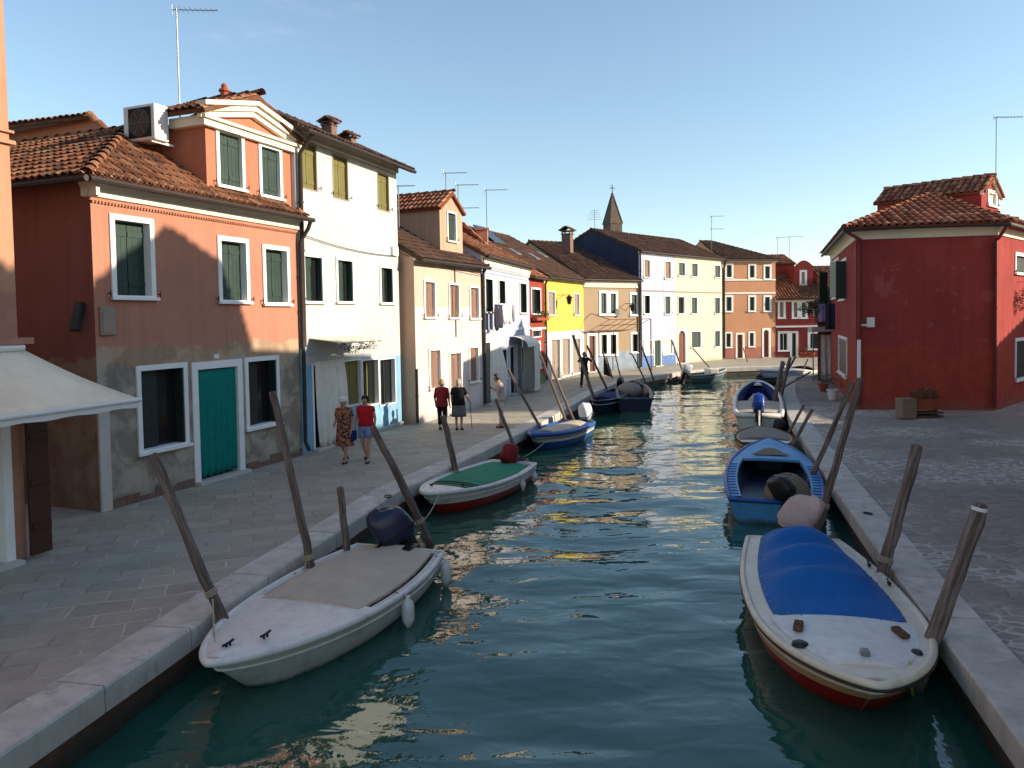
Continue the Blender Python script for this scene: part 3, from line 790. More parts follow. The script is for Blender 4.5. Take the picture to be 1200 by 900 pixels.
# ---- antenna helper
def antenna(base,h,label,style='yagi',az=0.0,r=.018,arm=1.2,group='roof aerials'):
    b=V(base); o=thing('antenna',label,'antenna',b,0,group)
    g=MB(); g.tube([b+V((0,0,-.8)),b+V((0,0,h))],r,6); mast=g.build('mast',M['metal'],o)
    g=MB(); t=b+V((0,0,h-.03)); d=V((math.cos(az),math.sin(az),0)); q=V((-d.y,d.x,0))
    if style in('yagi','double'):
        for hh in ([0] if style=='yagi' else [0,-1.0]):
            if hh: g.build('aerial',M['metal'],o); g=MB()
            tt=t+V((0,0,hh)); g.tube([tt-d*arm*.1,tt+d*arm],r*.7,5)
            for k in range(9):
                c=tt+d*(arm*(k/8.)); w=.22-.012*k; g.tube([c-q*w,c+q*w],r*.35,4)
            g.tube([tt-d*.1+V((0,0,.14)),tt-d*.1-V((0,0,.14))],r*.5,4)
    if style=='log':
        for k in range(5):
            c=t-V((0,0,.16*k)); w=.3+.06*k; g.tube([c-d*w,c+d*w],r*.5,4)
    g.build('aerial',M['metal'],o)
    return o
# ---- white three storey house
HT=z_at(Fac(pB,pC),345,160)+.32
root,F,rf=house('white_house','tall white house with olive top shutters and light blue ground floor','house',pB,pC,HT,4,M['white'],.95,
  wins=[((350.5,167,371.5,222.5),dict(sm='sholive',fw=.05,fm='shgrey',mode='closed',sill=False,proud=.01)),((389.5,182.5,408,234),dict(sm='sholive',fw=.05,fm='shgrey',sill=False,proud=.01)),((442,203,456,247.5),dict(sm='sholive',fw=.05,fm='shgrey',sill=False,proud=.01)),
  ((354.5,297.5,379,356),dict(sm='shgreen',fw=.09,mode='half',fm='frame')),((393.5,302,414.5,356),dict(sm='shgreen',fw=.09,mode='half')),((444.5,311,461,357),dict(sm='shgreen',fw=.09,mode='half')),
  ((401,421.5,423,476),dict(sm='sholive',fw=.04,mode='closed',fm='frame',sill=False,lab='ground floor window leaf behind the curtain, olive')),((424,420.5,443.5,475.5),dict(sm='sholive',fw=.04,mode='dark',fm='frame',sill=False,lab='glazed middle bay of the wide shop window')),((444,419.5,463,474.5),dict(sm='shdark',fw=.04,mode='dark',fm='frame',sill=False,lab='dark open bay of the wide shop window'))],
  doors=[((366,424,401,520),dict(dm='dark',fw=.06,fm='frame',fine=False))],corn=.3,tm='tiles_dark',over=.5,ovl=.2,ovr=.3)
Fw=F; W=F.w
pipe(root,[W(.15,-.6,HT-.12),W(.12,-.3,HT-.5),W(.1,-.1,HT-.75),W(.08,-.09,2.9)],.06)
c0=at_y(386,158,22.8); chimney(rf,c0,.30,.36,.36,F.rz); c0=at_y(408,166,23.6); chimney(rf,c0,.26,.4,.12,F.rz)
# string wire along the wall
rope('cable','thin sagging cable clipped across the white house between its upper windows',[W(.2,-.06,F.uz(357,276)[1]),W(F.L-.1,-.06,F.uz(464,300)[1]),],.012,'darkmetal',sag=.12)
g=MB(); r=F.rect(458,289,464,300); g.xf=F.M; g.bbox(r[0],r[1],-.1,-.002,r[2],r[3],.01); g.build('junction_box',M['frame'],root)
# blue ground strip of stone
g=MB(); g.xf=F.M; g.box(F.uz(403,500)[0],F.L,-.08,-.002,0,.13); g.build('plinth',M['stone'],root)
curtain('entrance_curtain','long white curtain billowing in the doorway of the white house',F,F.uz(368,470)[0],F.uz(402,470)[0],.1,F.uz(385,424)[1]+.05,-.06,M['whitecloth'],5,.05,sweep=.15,bulge=.12)
# small fabric canopy with hanging plant
fc=thing('door_canopy','small off white fabric canopy over the curtained door of the white house','canopy',W(F.uz(366,405)[0],0,F.uz(366,403)[1]),F.rz)
u0=F.uz(362,403)[0]; u1=F.uz(414,410)[0]; zc=F.uz(366,401)[1]+.1
g=MB(); g.xf=F.M; rings=[]
for j in range(9):
    t=j/8; rings.append([V((u0+(u1-u0)*i/16,-.02-.95*t,zc-.12*t+.05*math.sin(i*1.4)*t-(.04 if j==8 else 0))) for i in range(17)])
g.loft(rings,closed=False); o_=g.build('fabric',M['awning'],fc,smooth=True); md=o_.modifiers.new('t','SOLIDIFY'); md.thickness=.01
g=MB(); g.xf=F.M
for u in(u0+.02,u1-.02): g.tube([(u,-.01,zc-.45),(u,-.95,zc-.15),(u,-.01,zc+.0)],.012,5)
g.tube([(u0,-.95,zc-.13),(u1,-.95,zc-.13)],.012,5); g.build('frame',M['metal'],fc)
def leaves(mb,c,rad,n,size,sz=1,rng=random):
    for _ in range(n):
        while True:
            p=V((rng.uniform(-1,1),rng.uniform(-1,1),rng.uniform(-1,1)))
            if .25<p.length<1: break
        p=V(c)+V((p.x*rad[0],p.y*rad[1],p.z*rad[2])); a=V((rng.uniform(-1,1),rng.uniform(-1,1),rng.uniform(-.6,.6))).normalized(); b=a.cross(V((rng.uniform(-1,1),rng.uniform(-1,1),1))).normalized()
        s_=size*rng.uniform(.6,1.3); mb.r=(rng.random(),0)
        mb.add([p-a*s_,p+b*s_*.4,p+a*s_,p-b*s_*.4],[(0,1,2,3)])
hp=thing('hanging_plant','trailing plant hanging under the small canopy of the white house','plant',W((u0+u1)/2,-.8,zc-.3),F.rz)
g=MB(); 
for k in range(5): leaves(g,W(u0+.5+(u1-u0-.6)*k/5,-.85,zc-.22-random.uniform(0,.12)),(.2,.12,.12),50,.04)
g.build('foliage',M['leaf'],hp); g=MB(); g.xf=F.M; g.tube([(u0+.4,-.85,zc-.13),(u0+.4,-.85,zc-.3),(u1-.5,-.85,zc-.33),(u1-.5,-.85,zc-.13)],.006,4); g.build('hook',M['darkmetal'],hp)
# ---- peach house
Hp=z_at(Fac(pD,pE),486,299)
root,F,rf=house('peach_house','peach house with brown shutters and a narrow gabled dormer','house',pD,pE,Hp,8,M['peach'],2.3,
  wins=[((496.5,328,510.5,373.5),dict(sm='shbrown',fw=.08)),((525.5,331.5,538.5,374),dict(sm='shbrown',fw=.08)),((550,335,561.5,374.5),dict(sm='shbrown',fw=.08)),
  ((502.5,408,517,456.5),dict(sm='shbrown',fw=.08)),((549.5,405,561,448.5),dict(sm='shbrown',fw=.08))],
  doors=[((526.5,411.5,541.5,482),dict(dm='shbrown',fw=.08))],side_l=M['peach_d'],corn=.18,cornm='cornice',over=.3,tm='tiles_dark')
Fp=F; W=F.w
# peach dormer
d0=.5; u0=F.uz(515.5,270,d0)[0]; u1=F.uz(542,280,d0)[0]; zt=F.uz(515,243,d0)[1]; za=F.uz(528,227,d0)[1]; uc=(u0+u1)/2; r=F.rect(523.5,248,534.5,284,d0)
g=MB(); wallface(g,F,Hp,zt,[r],u0,u1,d0); g.poly([(u0,d0,zt),(u1,d0,zt),(uc,d0,za)]); g.poly([(u0,7,Hp),(u0,d0,Hp),(u0,d0,zt),(u0,7,zt)]); g.poly([(u1,d0,Hp),(u1,7,Hp),(u1,7,zt),(u1,d0,zt)])
g.build('dormer',M['peach_d'],root)
Fd=Fac(W(0,d0,0)[:2],W(F.L,d0,0)[:2]); window(root,Fd,r,fw=.07,mode='closed',sm='shgreen',lab='narrow green shuttered window in the peach dormer')
t=MB()
slope(t,[W(u0-.14,7,zt-.02),W(u0-.14,d0-.12,zt-.02),W(uc,d0-.12,za+.06),W(uc,7,za+.06)],w=.2); slope(t,[W(u1+.14,d0-.12,zt-.02),W(u1+.14,7,zt-.02),W(uc,7,za+.06),W(uc,d0-.12,za+.06)],w=.2); caps(t,W(uc,d0-.14,za+.08),W(uc,7,za+.08))
t.build('dormer_roof',M['tiles_red'],root)
pipe(root,[W(F.L-.02,-.35,Hp+.0),W(F.L-.02,-.08,Hp-.4),W(F.L-.02,-.08,.1)],.05)
pipe(root,[W(F.uz(534,400)[0],-.03,Hp-.3),W(F.uz(534,400)[0],-.03,2.9)],.02,'peachback' if 0 else 'shbrown','conduit')
pipe(root,[W(-.02,-.03,1.9),W(-.02,-.03,.05)],.05,'darkmetal','drain')
# ---- lilac house
Hl=z_at(Fac(pE,pF),567,297)
root,F,rf=house('lilac_house','pale lilac house with laundry line and white arched door curtain','house',pE,pF,Hl,8,M['lilac'],2.2,
  wins=[((567.8,325,577.5,367),dict(sm='shgreen',fw=.08,mode='half')),((583.8,327,592,357.5),dict(sm='shgreen',fw=.08,mode='half')),((608.8,330.5,617,368),dict(sm='shdark',fw=.08,mode='half')),
   ((584,407,594,445.5),dict(sm='shdark',fw=.12,mode='half')),((610.5,404.5,617.5,440),dict(sm='shdark',fw=.1,mode='half'))],
  doors=[((568.5,400,575,476),dict(dm='dark',fw=.05,fine=False)),((597,404,606.5,462),dict(dm='dark',fw=.1,fine=False))],corn=.5,over=.25,tm='tiles')
Fl=F; W=F.w
g=MB(); g.xf=F.M; z=F.uz(570,388)[1]; g.box(0,F.L,-.05,-.002,z-.05,z+.05)
zc=Hl-.62; n=int(F.L/.22)
for i in range(n): g.box(i*.22+.04,i*.22+.13,-.07,-.003,zc,zc+.1)
g.build('string_course',M['frame'],root)
g=MB(); g.xf=F.M; g.box(0,F.L,-.03,-.002,z_at(F,568,319)-.02,z_at(F,568,319)+.02); g.build('moulding',M['lilac'],root)
curtain('lilac_door_curtain','white curtain swept sideways at the left dark doorway of the lilac house',F,F.uz(571,440)[0],F.uz(582,440)[0],.1,z_at(F,572,402)+.05,-.15,M['whitecloth'],4,.08,bulge=.3)
ct=thing('door_awning_tent','arched off white cloth tent hooding the doorway of the lilac house','curtain',W(F.uz(607,455)[0],-.5,0),F.rz)
u0=F.uz(597.5,440)[0]; u1=F.uz(612,440)[0]
g=MB(); g.xf=F.M; rings=[]
for j in range(15):
    t=j/14; ring=[]
    for i in range(13):
        s=i/12; a=s*math.pi/2
        # quarter-barrel hood with a skirt
        dd=-.05-.85*math.sin(min(a*1.0,math.pi/2)); zz=2.75-.55*(1-math.cos(a)) if i<9 else None
        u=u0+(u1-u0)*t+ .04*math.sin(i)
        ring.append(V((u+.02*math.sin(j*2.1+i),dd,2.72-.5*(1-math.cos(a)))))
    rings.append(ring)
g.loft(rings,closed=False); 
r2=[[V((u1+.03*math.sin(j*1.7),-.05-.85*math.sin(j/12*math.pi/2)**(1)*(1)*(1),(2.72-.5*(1-math.cos(j/12*math.pi/2)))*(1-k/8)+.12*k/8)) +V((.05*math.sin(k+j*1.9),0,0)) for j in range(13)] for k in range(9)]
g.loft(r2,closed=False)
r2=[[V((u1-(u1-u0)*.55*j/8,-.9+.04*math.sin(j*2+k*.3),2.22*(1-k/8)+.1*k/8)) for j in range(9)] for k in range(9)]
g.loft(r2,closed=False)
o_=g.build('cloth',M['whitecloth'],ct,smooth=True)
# laundry: each piece its own thing
ln_z=z_at(F,568,356)
rope('clothesline','clothesline strung along the lilac house under its first floor windows',[W(F.uz(568,350)[0],-.4,ln_z),W(F.uz(600,350)[0],-.4,ln_z-.1)],.008,'frame',cat='clothesline')
for i,(px0,px1,h,cm,lb) in enumerate([(568.8,572.5,1.05,(.03,.03,.045),'black garment at the left end of the clothesline'),(573.5,577.5,.95,(.05,.045,.07),'dark trousers second from left on the clothesline'),(579,585,.75,(.7,.68,.66),'white sheet hanging in the middle of the clothesline'),(585.8,588,.8,(.6,.56,.52),'pale narrow towel on the clothesline'),(590.5,592,.7,(.3,.28,.3),'grey strip of cloth at the right end of the clothesline')]):
    u_0=F.uz(px0,355)[0]; u_1=F.uz(px1,355)[0]; mm=cloth('laundry_cloth_%d'%i,cm)
    g=MB(); g.xf=F.M
    g.loft([[V((u_0+(u_1-u_0)*s/8,-.4+.04*math.sin(s*1.9+j*.5),ln_z-.03-h*j/6-(.05*math.sin(s*1.3) if j==6 else 0))) for s in range(9)] for j in range(7)],closed=False)
    o_=g.build('laundry',mm,smooth=True); md=o_.modifiers.new('t','SOLIDIFY'); md.thickness=.015; setp(o_,lb,'laundry','laundry on the lilac house')
pipe(root,[W(.05,-.08,Hl-.2),W(.05,-.08,.1)],.045)
# ---- narrow brick red house
Hr=z_at(Fac(pF,pG),622,322)
root,F,rf=house('narrow_red_house','very narrow brick red house squeezed between lilac and yellow houses','house',pF,pG,Hr,8,M['rednar'],2.5,
  wins=[((622,337,633.5,369),dict(sm='shdark',fw=.1,mode='open' if 0 else 'half')),((623.5,386,634,395.5),dict(sm='shdark',fw=.06,mode='dark',sill=False)),((622.8,400,633.3,433),dict(sm='shgreen',fw=.14,mode='half'))],
  corn=.12,over=.25,tm='tiles_red')
W=F.w; g=MB(); g.xf=F.M; z=z_at(F,630,385); g.box(0,F.L,-.1,-.002,z-.05,z+.06); g.build('string_course',M['frame'],root)
u=F.L/2+.0; fb=thing('flower_box','window box of dark greenery and flowers on the narrow red house','plant box',W(u,-.2,z_at(F,628,372)),F.rz)
g=MB(); g.xf=F.M; zz=z_at(F,628,373); g.bbox(.2,F.L-.3,-.35,-.06,zz-.12,zz+.05,.01); g.build('box',M['terracotta'],fb)
g=MB(); 
for k in range(6): leaves(g,W(.35+(F.L-.8)*k/5,-.22,zz+.15),(.3,.25,.25),60,.06)
g.build('foliage',M['leaf'],fb); g=MB(); leaves(g,W(F.L/2,-.3,zz+.1),(F.L*.4,.2,.2),40,.04); g.build('blossom',M['flower'],fb)
pipe(root,[W(F.L+.0,-.3,Hr),W(F.L+.0,-.09,Hr-.4),W(F.L+.0,-.09,.1)],.06,'pipe_red')
# ---- yellow house
Hy=z_at(Fac(pG,pH),640,327)+.25
root,F,rf=house('yellow_house','bright yellow house with white ground floor and grey closed shutters','house',pG,pH,Hy,10,M['yellow'],2.9,
  wins=[((641.5,341,650.5,370),dict(sm='shgrey',fw=.07)),((672,343.5,679,370),dict(sm='shgrey',fw=.07)),((657.8,395,668.3,441.5),dict(sm='shgrey',fw=.1,mode='closed',sill=False,lab='tall closed grey shutter in the middle of the white ground floor')),((670,395,680.3,438.8),dict(sm='shgrey',fw=.1,mode='closed',sill=False,lab='tall closed grey shutter at the right of the white ground floor'))],
  doors=[((645.3,396,656.8,446),dict(dm='shgrey',fw=.1))],corn=.25,over=.3,tm='tiles_dark',ridge_d=5)
W=F.w; rfy=rf
gl=MB(); # slanted roof-light of glass above the ridge at left
a=W(-.6,3.8,Hy+2.35); b=W(2.2,3.8,Hy+2.2); 
sk=MB(); slope_pts=[W(.1,3.0,Hy+2.0),W(1.6,3.0,Hy+2.0),W(1.6,4.3,Hy+3.0),W(.1,4.3,Hy+3.0)]
sk.poly(slope_pts); sk.poly([p-V((0,0,.08)) for p in slope_pts],True); sk.loft([[p,p-V((0,0,.08))] for p in slope_pts+[slope_pts[0]]],closed=False)
sk.build('roof_window',M['glass'],rf)
for (uu,dd) in((1.2,2.2),(3.6,2.0),(6.5,2.6)):
    k=2.9/5; z=Hy+.05+k*dd; g=MB(); g.add([W(uu-.35,dd-.3,z-.3*k+.13),W(uu+.35,dd-.3,z-.3*k+.13),W(uu+.35,dd+.3,z+.3*k+.13),W(uu-.35,dd+.3,z+.3*k+.13),W(uu-.35,dd-.3,z-.3*k-.05),W(uu+.35,dd-.3,z-.3*k-.05),W(uu+.35,dd+.3,z+.3*k-.05),W(uu-.35,dd+.3,z+.3*k-.05)],[(0,1,2,3),(0,4,5,1),(1,5,6,2),(2,6,7,3),(3,7,4,0)]); g.build('skylight',M['metal'],rf)
c0=at_y(665,286,49); chimney(rf,c0,.6,.6,.85,F.rz,mat='oldbrick')
lp=thing('wall_lantern','small dark lantern on an iron bracket beside the yellow house window','lantern',W(F.uz(653,356)[0],-.5,F.uz(653,356)[1]),F.rz)
X0=F.uz(653.5,355)[0]; zl=F.uz(653,352)[1]
g=MB(); g.xf=F.M; g.tube([(X0,0,zl+.3),(X0,-.75,zl+.3)],.015,5); g.tube([(X0,0,zl+.05),(X0,-.4,zl+.3)],.012,5); g.build('bracket',M['darkmetal'],lp)
g=MB(); g.lathe(W(X0,-.7,zl-.25),[(.05,0),(.1,.05),(.16,.36),(.2,.4),(.06,.5),(.02,.56)],6); g.build('lamp_head',M['darkmetal'],lp)
# ---- tan house
Ht=z_at(Fac(pH,pI),683,337)+.62
root,F,rf=house('tan_house','tan plaster house with grey blue plinth and rusty awning frame','house',pH,pI,Ht,10.8,M['tan'],2.75,
  wins=[((701.8,340.5,712.8,370),dict(sm='shgreen',fw=.17)),((713,341,724,370),dict(sm='shgreen',fw=.17)),((737.8,342.5,748.8,370.5),dict(sm='shgreen',fw=.17)),
   ((702.3,389.5,713,417),dict(sm='shdark',fw=.15,mode='half')),((713.2,389.5,724,417),dict(sm='shdark',fw=.15,mode='half')),((738.8,389,748.8,414),dict(sm='shdark',fw=.15,mode='half'))],
  doors=[((688,390.5,700.3,436),dict(dm='doorbrown',fw=.17))],corn=.6,over=.25,tm='tiles_dark',ridge_d=5.4)
W=F.w; Ft=F
pipe(root,[W(F.L-.05,-.3,Ht),W(F.L-.05,-.1,Ht-.5),W(F.L-.05,-.1,.1)],.06)
fr=thing('pergola','bare rusty pipe pergola without its fabric on the tan house','pergola',W(3.0,-1,3),F.rz)
g=MB(); ua=F.uz(690,388)[0]; ub=F.uz(738,388)[0]; zA=F.uz(690,388)[1]; 
zf_=3.35
for i in range(6):
    u=ua+(ub-ua)*i/5; g.tube([W(u,-.02,zA),W(u+.2,-1.7,zf_)],.016,5)
g.tube([W(ua+.2,-1.7,zf_),W(ub+.2,-1.7,zf_)],.02,5); g.tube([W(ua,-.03,zA),W(ub,-.03,zA)],.016,5); g.tube([W(ua+.1,-.86,(zA+zf_)/2),W(ub+.1,-.86,(zA+zf_)/2)],.025,5)
g.tube([W(ua+.2,-1.7,zf_),W(ua+.2,-.03,zf_+.4)],.025,5); g.tube([W(ub+.2,-1.7,zf_),W(ub+.2,-1.7,0)],.035,6)
g.build('frame',M['pipe_red'],fr)
lp=thing('wall_lantern','dark lantern on a curved bracket between the upper windows of the tan house','lantern',W(F.uz(732,361)[0],-.5,F.uz(732,361)[1]),F.rz)
X0=F.uz(733,361)[0]; zl=F.uz(733,361)[1]
g=MB(); g.xf=F.M; g.tube([(X0,0,zl+.3),(X0-.1,-.8,zl+.3)],.02,5); g.tube([(X0,0,zl-.2),(X0,-.5,zl+.3)],.015,5); g.build('bracket',M['darkmetal'],lp)
g=MB(); g.lathe(W(X0-.1,-.75,zl-.25),[(.05,0),(.12,.05),(.18,.36),(.22,.4),(.06,.52),(.02,.56)],6); g.build('lamp_head',M['darkmetal'],lp)
# ---- second lilac, cream, apricot
H8=z_at(Fac(pI,pJ),750,297)+.2
root,F,rf=house('pale_lilac_house','pale lilac three storey house with blue plinth and deep blue gable','house',pI,pJ,H8,7.6,M['lilac2'],1.7,
  wins=[((754,303.5,762,326),dict(sm='shbrown',fw=.08)),((778.5,305.5,786.5,327.5),dict(sm='shbrown',fw=.08)),((754,345,762,368.5),dict(sm='shpale' if 0 else 'shgreen',fw=.08,mode='half')),((778.5,346,786,369),dict(sm='shgreen',fw=.08)),
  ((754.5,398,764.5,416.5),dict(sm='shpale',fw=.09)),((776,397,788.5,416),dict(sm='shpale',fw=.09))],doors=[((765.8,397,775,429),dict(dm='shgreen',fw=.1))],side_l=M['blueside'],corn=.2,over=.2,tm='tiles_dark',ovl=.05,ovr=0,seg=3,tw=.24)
W=F.w; g=MB(); g.xf=F.M; z=z_at(F,770,341); g.box(0,F.L,-.05,-.002,z-.03,z+.04); g.build('string_course',M['shgrey'],root); pipe(root,[W(.1,-.09,H8-.1),W(.1,-.09,.1)],.06)
root,F,rf=house('cream_house','cream yellow three storey house with an arched brown doorway','house',pJ,pK,H8,7.6,M['cream'],1.7,
  wins=[((794.5,307,803,324),dict(sm='shgreen',fw=.07)),((810,307.8,817.8,325),dict(sm='shgreen',fw=.07)),((837,310,844.4,326),dict(sm='shgreen',fw=.07)),
  ((794,347,802.4,368.3),dict(sm='shdark',fw=.07,mode='dark')),((809.6,347.5,817.4,368.3),dict(sm='shgreen',fw=.07)),((837,348,844,368.3),dict(sm='shgreen',fw=.07)),
  ((809.6,387.5,821.4,408),dict(sm='shgreen',fw=.07)),((837,386.8,844,407),dict(sm='shgreen',fw=.07))],doors=[((794,385.5,804,426),dict(dm='doorbrown',fw=.1,arch=True))],corn=.2,over=.2,tm='tiles_dark',ovl=0,ovr=0,seg=3,tw=.24)
W=F.w; g=MB(); g.xf=F.M; z=z_at(F,820,342.5); g.box(0,F.L,-.05,-.002,z-.03,z+.04); g.build('string_course',M['shgrey'],root); pipe(root,[W(F.L-.05,-.3,H8-.1),W(F.L-.05,-.1,H8-.8),W(F.L-.05,-.1,.1)],.08)
root,F,rf=house('apricot_house','apricot three storey house with white banded windows and hipped roof end','house',pK,pL,H8,7.6,M['orange2'],1.7,
  wins=[((849.5,308.5,859.3,326.5),dict(sm='shgreen',fw=.14)),((876.6,309,886,327),dict(sm='shgreen',fw=.14)),((894.6,310,904,328),dict(sm='shgreen',fw=.14)),
  ((849.2,346,859.2,366),dict(sm='shgreen',fw=.14)),((876.6,346,886,365.6),dict(sm='shgreen',fw=.14)),((894.4,346,904,365.6),dict(sm='shgreen',fw=.14)),
  ((849.4,389,858,408),dict(sm='shgreen',fw=.12)),((876.8,388.4,885,407),dict(sm='shgreen',fw=.12))],doors=[((862,390,872.4,420),dict(dm='doorbrown',fw=.14)),((893,384.5,903,418.5),dict(dm='doorbrown',fw=.14,arch=True))],
  corn=.25,over=.25,tm='tiles_dark',ovl=0,hip_r=3.6,seg=3,tw=.24)
W=F.w; g=MB(); g.xf=F.M
for y in(328,343.5): z=z_at(F,875,y); g.box(0.02,F.L,-.06,-.002,z-.06,z+.06)
g.build('string_course',M['frame'],root)
# ---- far red house
Hf=z_at(Fac(pL,pM),915,351)+.15
root,F,rf=house('far_red_house','low brick red house with white shopfront at the canal bend','house',pL,pM,Hf,8,M['redfar'],1.9,
  wins=[((911.4,352,920.6,373.5),dict(sm='shgrey',fw=.16)),((927.8,352,937,373.5),dict(sm='shgrey',fw=.16)),((937.2,352,946.4,373.5),dict(sm='shgrey',fw=.16)),((953,352,963,373.5),dict(sm='shgrey',fw=.16)),
  ((911.6,388,925.5,412),dict(sm='frame',fw=.16,mode='dark')),((946.5,388,961.5,410.5),dict(sm='shdark',fw=.2,mode='closed'))],doors=[((925.8,388,935.4,419),dict(dm='shgreen',fw=.16))],corn=.35,over=.3,tm='tiles',ovl=0,seg=3,tw=.24)
W=F.w; g=MB(); g.xf=F.M; z=z_at(F,935,382.5); g.box(0,F.L,-.12,-.002,z-.07,z+.07); g.build('string_course',M['frame'],root)
g=MB(); d0=2.0; u0=F.uz(931,330,d0)[0]; u1=F.uz(953,330,d0)[0]; zt=F.uz(942,312,d0)[1]; za=F.uz(942,305,d0)[1]; r=F.rect(937,316.5,945.5,334.5,d0)
wallface(g,F,Hf,zt,[r],u0,u1,d0); 
n=8; g.poly([(u0,d0,zt),(u1,d0,zt)]+[(u1+(u0-u1)*i/n,d0,zt+(za-zt)*math.sin(math.pi*i/n)) for i in range(1,n)])
g.poly([(u0,7,Hf),(u0,d0,Hf),(u0,d0,zt),(u0,7,zt)]); g.poly([(u1,d0,Hf),(u1,7,Hf),(u1,7,zt),(u1,d0,zt)]); g.poly([(u0,d0,zt),(u0,7,zt),(u1,7,zt),(u1,d0,zt)]); g.build('dormer',M['redfar'],root)
Fd=Fac(W(0,d0,0)[:2],W(F.L,d0,0)[:2]); window(root,Fd,r,fw=.16,mode='closed',sm='shgrey',fine=False)
# dark red block behind
a=F.w(-.6,4.5,0); b=F.w(F.uz(931,330,4.5)[0],4.5,0)
root,F,rf=house('back_red_house','taller dark red house rising behind the far red house','house',a[:2],b[:2],z_at(Fac(a[:2],b[:2]),920,309),6,M['redfar'],.9,wins=(),corn=.1,over=.15,tm='tiles_red',seg=3,tw=.24,group='houses behind the canal front')
# further houses on the right beyond far red (closing the view down the bend)
a=V(pM)+V((.2,0)); b=a+V((9,-.2))
root,F,rf=house('far_rust_house','rust coloured house mostly hidden behind the red house at the bend','house',a,b,5.6,8,M['orange2'],1.8,wins=(),corn=.2,over=.2,tm='tiles',seg=3,tw=.24)
# ---- houses behind the left row
a=gp(22,590); F=Fac(pA,pB)
def back_house(nm,lb,A,B,H,dep,m,rise,tm='tiles_dark',**k):
    return house(nm,lb,'house',A,B,H,dep,M[m],rise,corn=0,over=.2,tm=tm,seg=4,tw=.22,group='houses behind the canal front',**k)
# peach gable seen over the salmon roof
A_=at_y(0,178,25.5); B_=at_y(120,160,24.0)
root=thing('back_peach_house','flat peach gable wall with mossy tiles behind the salmon house roof','house',(A_.x,A_.y,0),0,'houses behind the canal front')
pl=[at_y(0,240,25.5),at_y(128,240,24.),at_y(124,155,24.),at_y(107,138,24.2),at_y(0,158,25.5)]
g=MB(); g.poly(pl); bk=[p+V((-.4,6,0)) for p in pl]; g.poly([pl[1],bk[1],bk[2],pl[2]]); g.poly(bk); g.build('wall',M['peachback'],root)
t=MB(); up=V((-2.6,3.5,.7)); a_,b_=pl[4]+V((-2,-.3,0)),pl[3]+V((.1,-.3,0)); slope(t,[a_,b_,b_+up,a_+up],w=.22)
dn=[b_,pl[2]+V((.25,-.3,-.1)),pl[2]+V((.25,-.3,-.1))+up,b_+up]; caps(t,dn[0],dn[1],.14)
t.build('roof',M['tiles'],root)
# red gable and chimney behind peach / lilac
A_=at_y(535,300,36); B_=at_y(566,300,34.5)
g=MB(); root=thing('back_red_gable','brick red gabled attic peeping up behind the peach house','house',(A_.x,A_.y,0),0,'houses behind the canal front')
pl=[at_y(530,330,36),at_y(566,320,35.5),at_y(566,285,35.5),at_y(541,262,36),at_y(520,285,36.5)]
g.poly(pl); bk=[p+V((-1.5,5,0)) for p in pl]; g.poly([pl[1],bk[1],bk[2],pl[2]]); g.poly(bk); g.build('wall',M['redfar'],root)
t=MB(); sh=V((-1.5,5,0)); slope(t,[pl[2]+V((.2,0,-.1)),bk[2]+V((.2,0,-.1)),bk[3]+V((0,0,.1)),pl[3]+V((0,0,.1))],w=.22,seg=3); slope(t,[bk[4],pl[4],pl[3]+V((0,0,.1)),bk[3]+V((0,0,.1))],w=.22,seg=3); rf=t.build('roof',M['tiles_red'],root)
p_=at_y(565,283,38); g=MB(); g.xf=Matrix.Translation(p_); g.bbox(-.3,.3,-.3,.3,-1.5,.55,.02); g.box(-.36,.36,-.36,.36,.551,.65); g.build('chimney',M['peachback'],rf)
# bell tower spire
p_=at_y(718,272,100); D=100
tw=thing('bell_tower','pointed brick spire of a bell tower rising behind the roofs','tower',(p_.x,p_.y,0),R(20))
X=Matrix.Translation((p_.x,p_.y,0))@Matrix.Rotation(R(24),4,'Z')
z1=at_y(718,263,D).z; z2=at_y(716,228,D).z; hw=.92*D/880*11/1.25
g=MB(); g.xf=X; g.bbox(-hw,hw,-hw,hw,0,z1,.03); g.build('shaft',M['spire'],tw)
g=MB(); g.xf=X; g.box(-hw*1.08,hw*1.08,-hw*1.08,hw*1.08,z1+.001,z1+.2); g.build('cornice',M['spire'],tw)
g=MB(); g.xf=X; r0=[V((sx*hw,sy*hw,z1+.2)) for sx,sy in((-1,-1),(1,-1),(1,1),(-1,1))]
g.loft([r0,[V((v.x*.06,v.y*.06,z2)) for v in r0]]); 
for v in r0: g.tube([v,V((v.x*.06,v.y*.06,z2+.05))],.09,6)
N=NM('spire_brick'); p=N.pos(); n_=N.noise(p,2,6,.7).outputs[0]; N.set(Base_Color=N.ramp(n_,[(.3,(.06,.042,.034)),(.7,(.13,.095,.07))]),Roughness=.95); M['spire']=N.mat
g.build('spire',M['spire'],tw)
tw.children[0].data.materials[0]=M['spire']
g=MB(); g.xf=X; g.tube([(0,0,z2-.1),(0,0,z2+1.3)],.06,6); g.tube([(-.35,0,z2+.85),(.35,0,z2+.85)],.05,6); g.ball((0,0,z2+.1),.16,.16,.16); g.build('cross',M['darkmetal'],tw)
